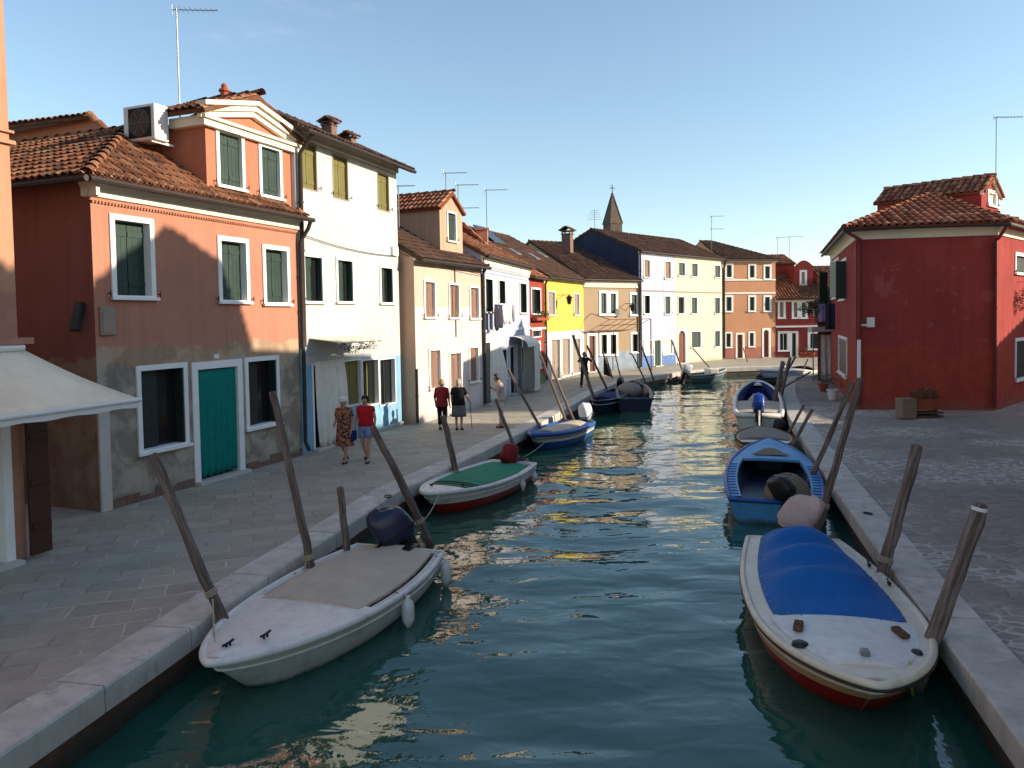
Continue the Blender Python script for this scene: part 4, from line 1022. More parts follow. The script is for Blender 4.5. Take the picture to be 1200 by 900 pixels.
# ------------------------------------------------------------------ leftmost building with awning
cor=V(gp(32,656)[:2]); dirl=V((.33,.944)).normalized()
A0=cor-dirl*14; FL=Fac(A0,cor); root=thing('ochre_house','tall ochre peach house corner at the left edge with an awning','house',FL.A,FL.rz,'houses along the canal')
Lb=FL.L; hh=9.6
dro=[Lb-1.75,Lb-.62,0,2.35]
r=FL.rect(0,495,25,662); u_l=FL.uz(0,600)[0]; u_r=FL.uz(18,600)[0]
dd=(max(u_l-1.2,0),FL.uz(14,580)[0],0.0,2.45)
g=MB(); wallface(g,FL,0,hh,[dd]); g.xf=FL.M; g.poly([(Lb,0,0),(Lb,9,0),(Lb,9,hh),(Lb,0,hh)]); g.poly([(0,9,0),(0,0,0),(0,0,hh),(0,9,hh)]); g.poly([(Lb,9,0),(0,9,0),(0,9,hh),(Lb,9,hh)]); g.build('wall',M['leftb'],root)
door(root,FL,dd,fw=.14,dm='shpale',fine=False,dep=.2)
g=MB(); g.xf=FL.M; zz=FL.uz(28,403)[1]; g.box(0,Lb+.14,-.16,-.002,zz-.0,zz+.1); zz=FL.uz(22,165)[1]; g.box(0,Lb+.06,-.06,-.002,zz-.09,zz-.03); g.box(0,Lb+.05,-.05,-.002,zz+.08,zz+.12); g.build('string_course',M['leftb'],root)
t=MB(); W=FL.w; slope(t,[W(-.2,-.4,hh),W(Lb+.2,-.4,hh),W(Lb+.2,4.5,hh+2),W(-.2,4.5,hh+2)],w=.22); slope(t,[W(Lb+.2,9.4,hh),W(-.2,9.4,hh),W(-.2,4.5,hh+2),W(Lb+.2,4.5,hh+2)],w=.3,seg=3); t.build('roof',M['tiles'],root)
g=MB(); g.xf=FL.M; us=Lb-.02; g.bbox(us+.03,us+.38,-.1,-.04,.06,2.35,.008)
for zq in(.5,1.2,1.9): g.box(us+.05,us+.36,-.125,-.101,zq-.05,zq+.05)
g.build('shutter',M['shred'],root)
dirl=V((dirl.x,dirl.y,0))
aw=thing('awning','cream fabric awning pulled out from the ochre house over the pavement','awning',W(Lb-3,0,3.2),FL.rz)
# front bar ends
Pr=gp(163,467,2.42); Pl=Pr-dirl*6.5; z0a=2.42
wt=W(Lb-.0,-.1,FL.uz(40,409,-.1)[1]); wl=wt-dirl*6.5
rings=[]
for i in range(25):
    s=i/24; a=wl.lerp(wt,s); b=V((Pl.x,Pl.y,z0a)).lerp(V((Pr.x,Pr.y,z0a)),s); rings.append([a.lerp(b,j/10)-V((0,0,.05*math.sin(math.pi*j/10)+.008*math.sin(i*2.6))) for j in range(11)])
g=MB(); g.loft(rings,closed=False); o_=g.build('canopy',M['awning'],aw,smooth=True); md=o_.modifiers.new('t','SOLIDIFY'); md.thickness=.008
g=MB(); a=V((Pl.x,Pl.y,z0a)); b=V((Pr.x,Pr.y,z0a)); g.tube([a-V((0,0,.02)),b+dirl*.03-V((0,0,.02))],.035,8) ; g.loft([[p-V((0,0,.0)),p-V((0,0,.13+.01*math.sin(k*1.3)))] for k,p in enumerate([a.lerp(b,k/40) for k in range(41)])],closed=False); g.build('front_rail',M['plastic_white'],aw)
g=MB(); q=W(Lb-.3,-.05,2.55); g.tube([q,q.lerp(b,.5)+dirl*.0-V((0,0,.05)),b-dirl*.35-V((0,0,.02))],.02,6); g.tube([wl+V((0,0,.03)),wt+V((0,0,.03))],.06,8); g.build('folding_arm',M['plastic_white'],aw)
# ================================================================== RIGHT BANK HOUSES
Hq=6.75; 
root=thing('dark_red_house','dark red house with hipped tile roof and blank wall on the right bank','house',(qG[0],qG[1],0),0,'houses along the canal')
F0=Fac(qF,qG); F1=Fac(qG,qH); F2=Fac(qH,qI)
b0=V((26,40))
HW=6.6
w0=[F0.rect(976,303,992.5,352.5),F0.rect(983,394,993,440)]
w0=[F0.rect(975.5,304,983,350.5),F0.rect(984,304,992,352.5),(F0.rect(983,394,993,440))]
g=MB(); wallface(g,F0,0,HW,w0); wallface(g,F1,0,HW,[]); w2=[F2.rect(1189,297,1211,323),F2.rect(1189,395,1211,445)]
wallface(g,F2,0,HW,w2); g.xf=None; I3=V((qI[0],qI[1],0)); B3=V((b0.x,b0.y,0)); F3=V((qF[0],qF[1],0)); Z=V((0,0,HW))
g.poly([I3,B3,B3+Z,I3+Z]); g.poly([B3,F3,F3+Z,B3+Z]); g.build('wall',M['redhouse'],root)
for i,r in enumerate(w0): window(root,F0,r,fw=.12,mode='dark' if i<2 else 'closed',sm='shdark',dep=.12)
for r in w2: window(root,F2,r,fw=.13,mode='closed',sm='shdark')
# open shutters standing out from the canal side windows
for i,(px,py0,py1) in enumerate([(992.5,303,353),(984.5,304,351)]):
    u,_=F0.uz(px,330); z1=F0.uz(px,py0)[1]; z0=F0.uz(px,py1)[1]; g=MB(); g.xf=F0.M; g.box(u,u+.035,-.42,-.03,z0+.1,z1-.1); g.build('shutter',M['shpale' if i else 'shdark'],root)
# cornice
g=MB()
hz=z_at(F1,1003,281)
for Fq,(ua,ub) in((F0,(0,F0.L+.08)),(F1,(-.08,F1.L+.08)),(F2,(-.08,F2.L))):
    g.xf=Fq.M; g.loft([[V((x,-.002,hz)),V((x,-.05,hz)),V((x,-.05,hz+.25)),V((x,-.3,HW-.02)),V((x,-.002,HW-.02))] for x in (ua,ub)])
g.build('cornice',M['cornice'],root)
g=MB(); g.xf=F2.M
for i in range(int(F2.L/.22)): g.box(.3+i*.22,.3+i*.22+.1,-.3,-.052,HW-.13,HW-.03)
g.build('cornice_brackets',M['tileend'],root)
# hip roof: apex on a short ridge
t=MB(); o=.42
def off(Fq,u,d): return Fq.w(u,d,0)
def inter(p,d,q,e):
    den=d.x*e.y-d.y*e.x; s=((q.x-p.x)*e.y-(q.y-p.y)*e.x)/den; return p+d*s
c0=inter(off(F0,0,-o),F0.d,off(F1,0,-o),F1.d); c1=inter(off(F1,0,-o),F1.d,off(F2,0,-o),F2.d)
cFar=off(F0,-.3,-o); cI=off(F2,F2.L+.3,-o); zE=HW+.02
ap=at_y(1089,227.5,30.6); 
ap2=V((20.6,38.5,ap.z+.5))
for p in(c0,c1,cFar,cI): p.z=zE
slope(t,[c0,c1,ap],w=.26,ln=.42); slope(t,[cFar,c0,ap,V((18.7,39.6,ap.z))] if False else [cFar,c0,ap],w=.26,ln=.42)
slope(t,[c1,cI,V((24,36,ap.z-.1)),ap] if False else [c1,cI,ap],w=.26,ln=.42)
cB=V((26.4,40.6,zE)); slope(t,[cI,cB,ap],w=.5,seg=3); slope(t,[cB,cFar,ap],w=.5,seg=3)
caps(t,c0,ap,.13); caps(t,c1,ap,.13); caps(t,cFar,ap,.13)
rf=t.build('roof',M['tiles_red'],root)
g=MB(); z_=V((0,0,-.1))
g.tube([cFar+z_,c0+z_,c1+z_,cI+z_],.07,8); g.build('gutter',M['gutter'],rf)
pp=F1.w
pipe(root,[c0+z_+V((.1,.05,-.05)),pp(.15,-.35,HW-.5),pp(.1,-.09,hz-.15),pp(.1,-.09,.15)],.06,'pipe_red')
pipe(root,[c1+z_+V((-.05,.05,-.05)),pp(F1.L-.1,-.32,HW-.55),pp(F1.L-.08,-.09,hz-.2),pp(F1.L-.06,-.09,.1)],.06,'pipe_red')
g=MB(); g.xf=F1.M; r=F1.rect(1001.5,398,1005,449); g.bbox(.0,.12,-.2,-.14,r[2],r[3],.01); g.build('white_conduit',M['frame'],root)
g=MB(); g.xf=F1.M; r=F1.rect(1015,372,1023.5,383.5); g.bbox(r[0],r[1],-.2,-.002,r[2],r[3],.02); g.box(r[0]-.27,r[0]-.001,-.1,-.05,r[2]+.05,r[2]+.12); g.build('meter_box',M['plastic_white'],root)
# attic block behind the hip, long side parallel to the blank wall
pa=at_y(1028,248,34); pb=at_y(1150,240,31.0); Fa=Fac((pa.x,pa.y),(pb.x,pb.y))
pc_=V((pb.x,pb.y))+V((.75,.66)).normalized()*2.2
zt=z_at(Fa,1150,223); rz_=z_at(Fa,1163,205)
Fc=Fac((pb.x,pb.y),pc_); g=MB(); wallface(g,Fa,5.5,zt,[])
r=Fc.rect(1157,223,1168,243); wallface(g,Fc,5.5,zt,[r]); g.xf=Fc.M; g.poly([(0,0,zt),(Fc.L,0,zt),(Fc.L/2,0,zt+.65)])
g.xf=None; bk=(V(pa[:2]).to_3d()+V((.75,.66,0)).normalized()*2.2); z5=V((0,0,5.5)); zz=V((0,0,zt)); p2=pc_.to_3d()
g.poly([p2+z5,bk+z5,bk+zz,p2+zz]); a3=V((pa.x,pa.y,0)); g.poly([bk+z5,a3+z5,a3+zz,(a3+bk)/2+V((0,0,zt+.65)),bk+zz]); at=g.build('attic',M['redhouse'],root)
w=window(root,Fc,r,fw=.14,mode='closed',sm='shpale',lab='small white framed window in the attic gable')
t=MB(); n3=-Fa.n*.2; e_=Fa.d
b3=V((pb.x,pb.y,0)); h1=(a3+bk)/2-e_*.12+V((0,0,zt+.72)); h2=(b3+p2)/2+e_*.2+V((0,0,zt+.72)); dn=V((0,0,zt-.05))
ax=(p2-b3).normalized()*.16
slope(t,[a3-e_*.12-ax+dn,b3+e_*.2-ax+dn,h2,h1],w=.26,ln=.42); slope(t,[p2+e_*.2+ax+dn,bk-e_*.12+ax+dn,h1,h2],w=.3); caps(t,h1,h2,.12); t.build('attic_roof',M['tiles_red'],root)
g=MB(); 
o1=-Fc.n*0.03
for a_,b_ in((b3-ax+dn,h2-V((0,0,.06))),(h2-V((0,0,.06)),p2+ax+dn)):
    f=Fc.n*-.06
    a_=a_.copy(); b_=b_.copy()
    a_=a_-e_*0+V((0,0,.0)); k1=V((0,0,.02)); k2=V((0,0,-.2)); off_=e_*.12
    g.add([a_+k1+off_,b_+k1-(e_*.2 if (b_-h2).length<.1 else -off_),b_+k2-(e_*.2 if (b_-h2).length<.1 else -off_),a_+k2+off_],[(0,1,2,3)])
# bargeboard of the attic gable
g=MB(); g.xf=Fc.M
for sgn in(-1,1):
    ue=Fc.L/2+sgn*(Fc.L/2+.18); A_=[(ue,zt-.2),(Fc.L/2,zt+.5),(Fc.L/2,zt+.68),(ue,zt-.02)]
    pts=[(x,-.12,z) for x,z in A_]+[(x,-.003,z) for x,z in A_]; g.add(pts,[(0,1,2,3),(7,6,5,4),(0,4,5,1),(1,5,6,2),(2,6,7,3),(3,7,4,0)])
g.build('bargeboard',M['cornice'],root)
antenna(at_y(1167,205,31.5),2.4,'tall aerial mast on the attic roof of the dark red house','yagi',az=R(0),arm=1.1)
# second, farther house on the right bank
s0=V((17.6,43.2)); s1=V((16.05,39.4))
root=thing('mauve_house','dusky mauve house with jutting eave and white curtain beyond the dark red house','house',(s0.x,s0.y,0),0,'houses along the canal')
Fs=Fac(s0,s1); Hs=z_at(Fs,955,322)
M['mauve']=stucco('mauve_stucco',L((128,84,84)),var=.1)
r=Fs.rect(957,390,965,446); 
g=MB(); wallface(g,Fs,0,Hs,[]); Fs2=Fac(s1,tuple(V(s1)+V((2.6,.2)))); wallface(g,Fs2,0,Hs,[]); g.xf=None
bb=[V((s1.x+2.6,s1.y+.2,0)),V((s0.x+3.5,s0.y+.5,0)),V((s0.x,s0.y,0))]; Z=V((0,0,Hs))
for i in range(2): g.poly([bb[i],bb[i+1],bb[i+1]+Z,bb[i]+Z])
g.build('wall',M['mauve'],root)
t=MB(); e=[V((s0.x-.3,s0.y+.4,Hs)),V((s1.x-.4,s1.y-.4,Hs)),V((s1.x+2.6,s1.y-.3,Hs)),V((s0.x+3.5,s0.y+.6,Hs))]; apx=V((s1.x+1.9,s1.y+2.2,Hs+1.3))
for i in range(4): slope(t,[e[i],e[(i+1)%4],apx],w=.26,ln=.42,seg=4)
t.build('roof',M['tiles_dark'],root)
u=Fs.L-.9
g=MB(); g.xf=Fs2.M; zt_=z_at(Fs2,968,319); zb_=z_at(Fs2,968,356); leaf(g,.05,.5,-.09,-.04,zb_,zt_,3); g.build('shutter',M['shgreen'],root)
curtain('door_curtain','greyish white curtain hanging over the doorway of the mauve house',Fs2,.12,.95,.05,z_at(Fs2,970,392),-.12,M['whitecloth'],3,.06)
# balcony ledge with plants & washing on the dark red / mauve corner
sl=thing('balcony_shelf','narrow pale ledge jutting from the mauve house above its doorway','shelf',Fs2.w(0,-.2,0),0)
zb=z_at(Fs2,966,386); g=MB(); g.xf=Fs2.M; g.bbox(-.55,1.0,-.5,-.01,zb-.12,zb+.15,.01); g.build('ledge',M['framegrey'],sl)
g=MB(); g.xf=Fs2.M; g.tube([(-.45,-.42,0),(-.45,-.42,zb-.12)],.035,6); g.build('post',M['metal'],sl)
bp=thing('balcony_plant','dark bushy plant spreading out from the upper corner of the mauve house','plant',Fs2.w(-.3,-.3,3.5),0)
g=MB(); zc=z_at(Fs2,957,361); leaves(g,Fs2.w(-.45,-.35,zc),(.75,.5,.4),420,.09); g.build('foliage',M['leaf'],bp)
g=MB(); g.lathe(Fs2.w(-.2,-.3,zc-.75),[(.12,0),(.18,.3),(.2,.32),(.17,.34)],12); g.tube([Fs2.w(-.2,-.3,zc-.5),Fs2.w(-.4,-.35,zc+.1)],.02,5); g.build('pot',M['terracotta'],bp)
for i,(uu,cw,h,cm,lb) in enumerate([(F0.uz(982,370)[0],.3,1.2,(.03,.03,.05),'black sheet drying beside the upper windows of the dark red house'),(F0.uz(974.5,370)[0],.55,.9,(.32,.27,.5),'lavender cloth drying over the canal side of the dark red house'),(F0.uz(972.5,370)[0]-.5,.5,1.0,(.5,.25,.28),'pinkish cloth drying at the end of the row on the dark red house')]):
    mm=cloth('drying_cloth_%d'%i,cm); g=MB(); g.xf=F0.M; zt_=F0.uz(978,356)[1]
    g.loft([[V((uu+.05*math.sin(s*1.5),-.12-(.42+.1*i)*s/8,zt_-h*j/6)) for s in range(9)] for j in range(7)],closed=False)
    o_=g.build('laundry',mm,smooth=True); md=o_.modifiers.new('t','SOLIDIFY'); md.thickness=.015; setp(o_,lb,'laundry','laundry on the dark red house')
# invented houses outside the frame, shaped for the shade they cast
def shade_caster(name,label,A,B,H,dep,m,rise,**k): return house(name,label,'house',A,B,H,dep,M[m],rise,corn=.2,over=.35,tm='tiles_red',seg=3,tw=.4,fine=False,group='added shade casters outside the view',**k)

u,z=F2.uz(1192,352); hp=thing('hanging_plant','dry brown plant hanging between the windows on the lit side of the dark red house','plant',F2.w(u,-.3,z),0)
g=MB(); leaves(g,F2.w(u,-.3,z),(.45,.25,.5),320,.06); g.build('foliage',M['leafdry'],hp); g=MB(); g.xf=F2.M; g.tube([(u,0,z+.7),(u,-.3,z+.68),(u,-.3,z)],.012,5); g.build('bracket',M['darkmetal'],hp)
# ================================================================== BOATS
M['bwhite']=paint('white_gelcoat',L((226,222,214)),.4,.06,dirt=.34,scale=4,wl=True)
M['bwhite2']=paint('cream_gelcoat',L((228,214,190)),.4,.06,dirt=.3,scale=4,wl=True)
M['bbuff']=paint('buff_hull_paint',L((206,160,112)),.4,.08,dirt=.15,scale=3,wl=True)
M['bred']=paint('red_hull_paint',L((150,28,24)),.4,.1,dirt=.2,scale=3,wl=True)
M['bgrey']=paint('pale_grey_hull',L((200,198,190)),.45,.08,dirt=.4,scale=4,wl=True)
M['bblue']=paint('bright_blue_hull_paint',L((30,84,156)),.4,.1,dirt=.2,scale=3,wl=True)
M['bsky']=paint('sky_blue_boat_paint',L((86,156,206)),.45,.1,dirt=.2,scale=4,wl=True)
M['bnavy']=paint('navy_hull_paint',L((26,32,58)),.4,.15,dirt=.2,scale=3,wl=True)
M['bteal']=paint('grey_teal_hull_paint',L((84,104,112)),.5,.12,dirt=.2,scale=3,wl=True)
M['bblack']=paint('black_rub_rail',L((34,32,34)),.5,.2)
M['bwood']=wood('varnished_trim_wood',(.10,.05,.025),(.2,.1,.05))
M['foul']=paint('slimy_waterline_paint',(.05,.055,.03),.6,.3)
M['tbeige']=cloth('beige_boat_cover',L((198,184,164)),fold=2.5)
M['tgrey']=cloth('grey_boat_cover',L((150,140,130)),fold=2.5)
M['tblue']=cloth('royal_blue_tarpaulin',(.004,.125,.42),fold=2.5,rough=.6)
M['tgreen']=cloth('green_boat_cover',L((44,136,104)),fold=4,rough=.75)
M['tnavy']=cloth('navy_canvas',L((30,44,96)),fold=4)
M['tkhaki']=cloth('khaki_engine_cover',L((140,122,102)),fold=5)
M['cnavy']=paint('navy_engine_cowl',L((32,38,66)),.3,.1,dirt=.1,spec=.5)
M['cred']=cloth('dark_red_engine_cover',L((128,28,32)),fold=6,rough=.6)
M['cpink']=cloth('pinkish_white_engine_cover',L((206,180,172)),fold=6,rough=.7)
M['cwhite']=paint('white_engine_cowl',L((206,212,216)),.35,.06,dirt=.1)
M['cblack']=paint('black_engine_parts',L((30,30,32)),.4,.2)
M['cblue']=paint('blue_engine_cowl',L((38,78,170)),.35,.1)
def water_side(x,y):
    best=None
    for path,sd in((dl,1),(dr,-1)):
        j=min(range(1,len(path)-1),key=lambda i:(path[i].x-x)**2+(path[i].y-y)**2); pt=path[j]; d_=(path[j+1]-path[j-1]).normalized(); nr=V((d_.y,-d_.x))*sd
        k=((pt.x-x)**2+(pt.y-y)**2)**.5
        if best is None or k<best[0]: best=(k,(V((x,y))-pt).dot(nr),nr)
    return best[1],V((best[2].x,best[2].y,0))
class Boat:
    def __init__(s,name,label,stern,bow,beam,free=.45,rise=.25,tw=.75,p=2.3,mats=('bwhite','bwhite','bwhite','foul'),rail='bwhite',tmax=.4,bl=.04,group='moored boats',rail_r=.035,inner='bwhite2',cat='boat'):
        s.S=gp(stern[0],stern[1],WZ+free); s.Bw=gp(bow[0],bow[1],WZ+free+rise)
        clr=.07 if s.S.y<14 else .02
        s.beam=beam; s.tw=tw; s.p=p; s.tmax=tmax; s.free=free; s.rise=rise; s.bl=bl
        for it in range(3):
            d=s.Bw-s.S; d.z=0; lat=V((-d.y,d.x,0)).normalized(); need=[V((0,0,0)),V((0,0,0))]
            for i in range(11):
                t=i/10
                for sg in(-1,1):
                    q=s.S+d*t+lat*sg*(s.hb(t)+.05); a_,nr=water_side(q.x,q.y); df=clr-a_
                    if df>0:
                        for e_,w_ in((0,1-t),(1,t)):
                            if w_>=.45 and df>need[e_].length: need[e_]=nr*df
            s.S=s.S+need[0]; s.Bw=s.Bw+need[1]
        d=s.Bw-s.S; d.z=0; s.L=d.length; s.rz=math.atan2(d.y,d.x); s.o=V((s.S.x,s.S.y,WZ))
        s.free=free; s.rise=rise; s.beam=beam; s.tw=tw; s.p=p; s.tmax=tmax; s.bl=bl
        s.root=thing(name,label,cat,s.o,s.rz,group); s.X=Matrix.Translation(s.o)@Matrix.Rotation(s.rz,4,'Z')
        print('BOAT',name,label[:30],'L=%.2f'%s.L,'Y=%.1f'%s.S.y)
        n=34; rings=[]; prof=[(1,1),(.985,.80),(.955,.50),(.90,.2),(.80,-.02),(.5,-.35),(0,-.5)]
        g=MB(); g.xf=s.X; rows=[]
        for i in range(n+1):
            t=1-(1-i/n)**1.7; hb=s.hb(t); zs=s.zs(t); ring=[]
            narrow=.32*max(0,(t-.45)/.55)**1.6
            for k,(fx,fz) in enumerate(prof):
                z=zs*fz if fz>0 else fz*.5*(1-.6*t**4)
                f=fx*(1-narrow*(1-max(fz,0))*.8) if fz<1 else 1
                x=s.L*t-(1-max(fz,-.25))*min(.75,s.L*.14)*t**5+ (1-fz)*.06*(1-t)**6
                ring.append((x,hb*f,z))
            full=[V((x,-y,z)) for x,y,z in ring]+[V((x,y,z)) for x,y,z in ring[:-1][::-1]]
            rows.append(full)
        m_=len(rows[0]); mm=[0,1,2,2,3,3,3,3,2,2,1,0][:m_-1]
        b=len(g.v)
        for r_ in rows: g.v+= [g.xf@v for v in r_]
        for i in range(n):
            for k in range(m_-1):
                g.f.append([i*m_+k,(i+1)*m_+k,(i+1)*m_+k+1,i*m_+k+1]); g.mi.append(mm[k]); g.uv.append((.5,.5))
        g.f.append(list(range(m_))); g.mi.append(0); g.uv.append((.5,.5))
        g.f.append([n*m_+k for k in range(m_)][::-1]); g.mi.append(0); g.uv.append((.5,.5))
        s.hull=g.build('hull',[M[x] for x in mats],s.root,smooth=True,auto=35)
        # lining (inside)
        g=MB(); g.xf=s.X; rr=[]
        for i in range(n+1):
            t=.012+i/n*.80; hb=max(s.hb(t)-.05,.01); zs=s.zs(t); x=s.L*t; q=1-.5*max(0,(t-.4)/.6)
            rr.append([V((x,-hb,zs-.01)),V((x,-hb*.9*q,.12+zs*.3)),V((x,-hb*.7*q,.07)),V((x,hb*.7*q,.07)),V((x,hb*.9*q,.12+zs*.3)),V((x,hb,zs-.01))])
        g.poly(rr[-1])
        g.loft(rr,closed=False); g.poly(rr[0]); g.build('lining',M[inner],s.root)
        # rail all round
        g=MB(); g.xf=s.X
        ps=[V((s.L*t,-s.hb(t)-.0,s.zs(t))) for t in [1-(1-i/40)**1.8 for i in range(41)]]+[V((s.L*t,s.hb(t),s.zs(t))) for t in [1-(1-i/40)**1.8 for i in range(39,-1,-1)]]
        ps=ps+[ps[0]]
        g.tube(ps,rail_r,8); g.build('rail',M[rail],s.root,smooth=True)
        for fz_,mt_ in((.74,mats[0]),):
            g=MB(); g.xf=s.X; ts=[1-(1-i/40)**1.8 for i in range(41)]; rk_=min(.75,s.L*.14)
            pt=lambda t,sg:V((s.L*t-(1-fz_)*rk_*t**5+.01*t**8,sg*(s.hb(t)*.983*(1-.32*max(0,(t-.45)/.55)**1.6*(1-fz_)*.8)+.008),s.zs(t)*fz_))
            g.tube([pt(t,-1) for t in ts]+[pt(t,1) for t in ts[::-1][1:]],.014,6); g.build('rub_strake',M[rail] if rail!=mats[0] else M['bgrey' if mats[0]!='bgrey' else 'bwhite'],s.root)
        # gunwale top plank
        g=MB(); g.xf=s.X
        ww=.11
        for sg in(-1,1):
            g.loft([[V((s.L*t,sg*s.hb(t),s.zs(t)+.012)),V((s.L*t,sg*max(s.hb(t)-ww,0.0),s.zs(t)+.018)),V((s.L*t,sg*max(s.hb(t)-ww,0.0),s.zs(t)-.03))] for t in [(1-(1-i/40)**1.8)*.992 for i in range(41)]],closed=False)
        g.box(-.0,.1,-s.hb(0),s.hb(0),s.zs(0)-.03,s.zs(0)+.016); g.build('gunwale',M[mats[0]],s.root)
    def hb(s,t):
        if t<s.tmax: k=t/s.tmax; f=s.tw+(1-s.tw)*math.sin(k*math.pi/2)
        else: k=min(1,(t-s.tmax)/(1-s.tmax)); f=(1-k**s.p)**.72
        return s.beam/2*max(f,.004)
    def zs(s,t): return s.free+s.rise*t**2.4
    def surf(s,name,t0,t1,mat,crown=.06,inset=.02,lift=.03,hoops=(),hh=.1,hw=.06,nt=24,ns=12,drop=0,sag=0,edge=0,parent=None,smooth=True,sweep=0):
        g=MB(); g.xf=s.X; rings=[]
        for i in range(nt+1):
            t=t0+(t1-t0)*((1-(1-i/nt)**1.7) if t1>.9 else i/nt); ring=[]
            b=sum(hh*math.exp(-((t-h)/hw)**2) for h in hoops)
            for k in range(ns+1):
                q=-1+2*k/ns; tt=t-sweep*abs(q)**2*(i/nt); y=q*max(s.hb(tt)-inset,.005); z=s.zs(tt)+lift+(crown+b)*(1-.85*(i/nt)**5 if name=='tarpaulin' else 1)*(1-abs(q)**2.2)
                z+=sag*math.sin(k*2.1+i*1.3)*.3
                ring.append(V((s.L*tt,y,z)))
            if drop: ring=[ring[0]-V((0,0,drop+.01*math.sin(i*1.7)))]+ring+[ring[-1]-V((0,0,drop+.01*math.sin(i*2.3)))]
            rings.append(ring)
        g.loft(rings,closed=False)
        # front and back edges turned down
        for ring in (rings[0],rings[-1]): g.loft([ring,[v-V((0,0,.06+edge)) for v in ring]],closed=False)
        return g.build(name,M[mat],parent or s.root,smooth=smooth,auto=50)
    def P(s,t,q,dz=0): return s.X@V((s.L*t,q*s.hb(t),s.zs(t)+dz))
    def motor(s,q=0,tilt=0,mat='cnavy',sc_=1.0,turn=0,x=-.12,z=None,cloth_=False,fat=1.0):
        z=s.zs(0)+.05 if z is None else z
        X=s.X@Matrix.Translation((x,q*s.hb(0),z))@Matrix.Rotation(turn,4,'Z')@Matrix.Rotation(tilt,4,'Y')@Matrix.Scale(sc_,4)
        g=MB(); g.xf=X
        prof=[(-.04,.10,.09),(-.02,.18,.14),(.06,.225,.16),(.07,.245,.175),(.26,.25,.17),(.40,.235,.155),(.47,.19,.12),(.50,.12,.07),(.508,.02,.02)]
        rings=[]
        for (zz,rx,ry) in prof:
            rings.append([V((-.06+zz*.10+rx*1.12*fat*(abs(math.cos(a))**.5)*(1 if math.cos(a)>0 else -1),ry*fat*(abs(math.sin(a))**.5)*(1 if math.sin(a)>0 else -1),.1+zz+.05*math.cos(a)*(zz/.5))) for a in [k*math.pi/10 for k in range(20)]])
        g.loft(rings); mo=g.build('outboard_motor',M[mat],s.root,smooth=True,auto=38)
        g=MB(); g.xf=X; g.loft([[V((-.05+rx*1.14*(abs(math.cos(a))**.5)*(1 if math.cos(a)>0 else -1)*fat,ry*1.04*fat*(abs(math.sin(a))**.5)*(1 if math.sin(a)>0 else -1),.1+zz)) for a in [k*math.pi/10 for k in range(20)]] for zz,rx,ry in((.075,.235,.165),(.1,.245,.172),(.125,.25,.172))]); g.build('cowl_band',M['cblack'] if mat!='cpink' else M['tbeige'],mo)
        g=MB(); g.xf=X; g.loft([[V((-.1+a*.11*w_,b*.05*w_,zz)) for a,b in((1,0),(.6,.8),(-.6,.8),(-1,0),(-.6,-.8),(.6,-.8))] for zz,w_ in((.1,1.3),(-.1,1.1),(-.5,.9),(-.62,.8))])
        g.box(-.34,.02,-.1,.1,-.52,-.5); g.loft([[V((zx,.05*r_*math.cos(a),-.68+.055*r_*math.sin(a))) for a in [k*math.pi/4 for k in range(8)]] for zx,r_ in((.04,.3),(-.02,1),(-.22,1),(-.28,.5))])
        g.add([(-.03,-.012,-.72),(-.18,-.012,-.72),(-.18,-.004,-.88),(-.1,-.004,-.86),(-.03,.012,-.72),(-.18,.012,-.72),(-.18,.004,-.88),(-.1,.004,-.86)],[(0,1,2,3),(7,6,5,4),(0,4,5,1),(1,5,6,2),(2,6,7,3),(3,7,4,0)])
        g.build('shaft',M['cblack'],mo)
        g=MB(); g.xf=X
        for k in range(3):
            a=k*2.094; c,sn=math.cos(a),math.sin(a)
            g.add([V((-.29,.03*c,-.68+.03*sn)),V((-.27,.15*c-.05*sn,-.68+.15*sn+.05*c)),V((-.30,.17*c,-.68+.17*sn)),V((-.33,.14*c+.05*sn,-.68+.14*sn-.05*c))],[(0,1,2,3),(3,2,1,0)])
        g.build('propeller',M['metal'],mo)
        g=MB(); g.xf=s.X@Matrix.Translation((0,q*s.hb(0),z)); g.bbox(-.09,.1,-.11,.11,-.28,.06,.01); g.build('bracket',M['cblack'],mo)
        return mo
def fender(c,label,top,h=.42,r=.085):
    c=V(c); o=thing('fender',label,'fender',c,0,'fenders')
    g=MB(); g.lathe(c-V((0,0,h)),[(.0,0),(.03,.0),(.035,.04),(r*.8,.09),(r,.14),(r,h-.1),(r*.8,h-.05),(.03,h-.01),(.03,h+.03),(0,h+.03)],14); g.build('body',M['bwhite'],o,smooth=True,auto=50)
    g=MB(); t=V(top); g.tube([c+V((0,0,.02)),c.lerp(t,.5)+V((0,0,.01)),t],.012,6); g.build('lanyard',M['shgrey'],o)
def cleat(b,t,q,dz=.04,mat='metal',nm='cleat'):
    p=b.P(t,q,dz); g=MB(); g.xf=Matrix.Translation(p)@Matrix.Rotation(b.rz,4,'Z'); g.tube([(-.09,0,.05),(-.03,0,.045),(.03,0,.045),(.09,0,.05)],.014,6); g.tube([(-.03,0,0),(-.03,0,.045)],.014,6); g.tube([(.03,0,0),(.03,0,.045)],.014,6); return g.build(nm,M[mat],b.root,smooth=True)
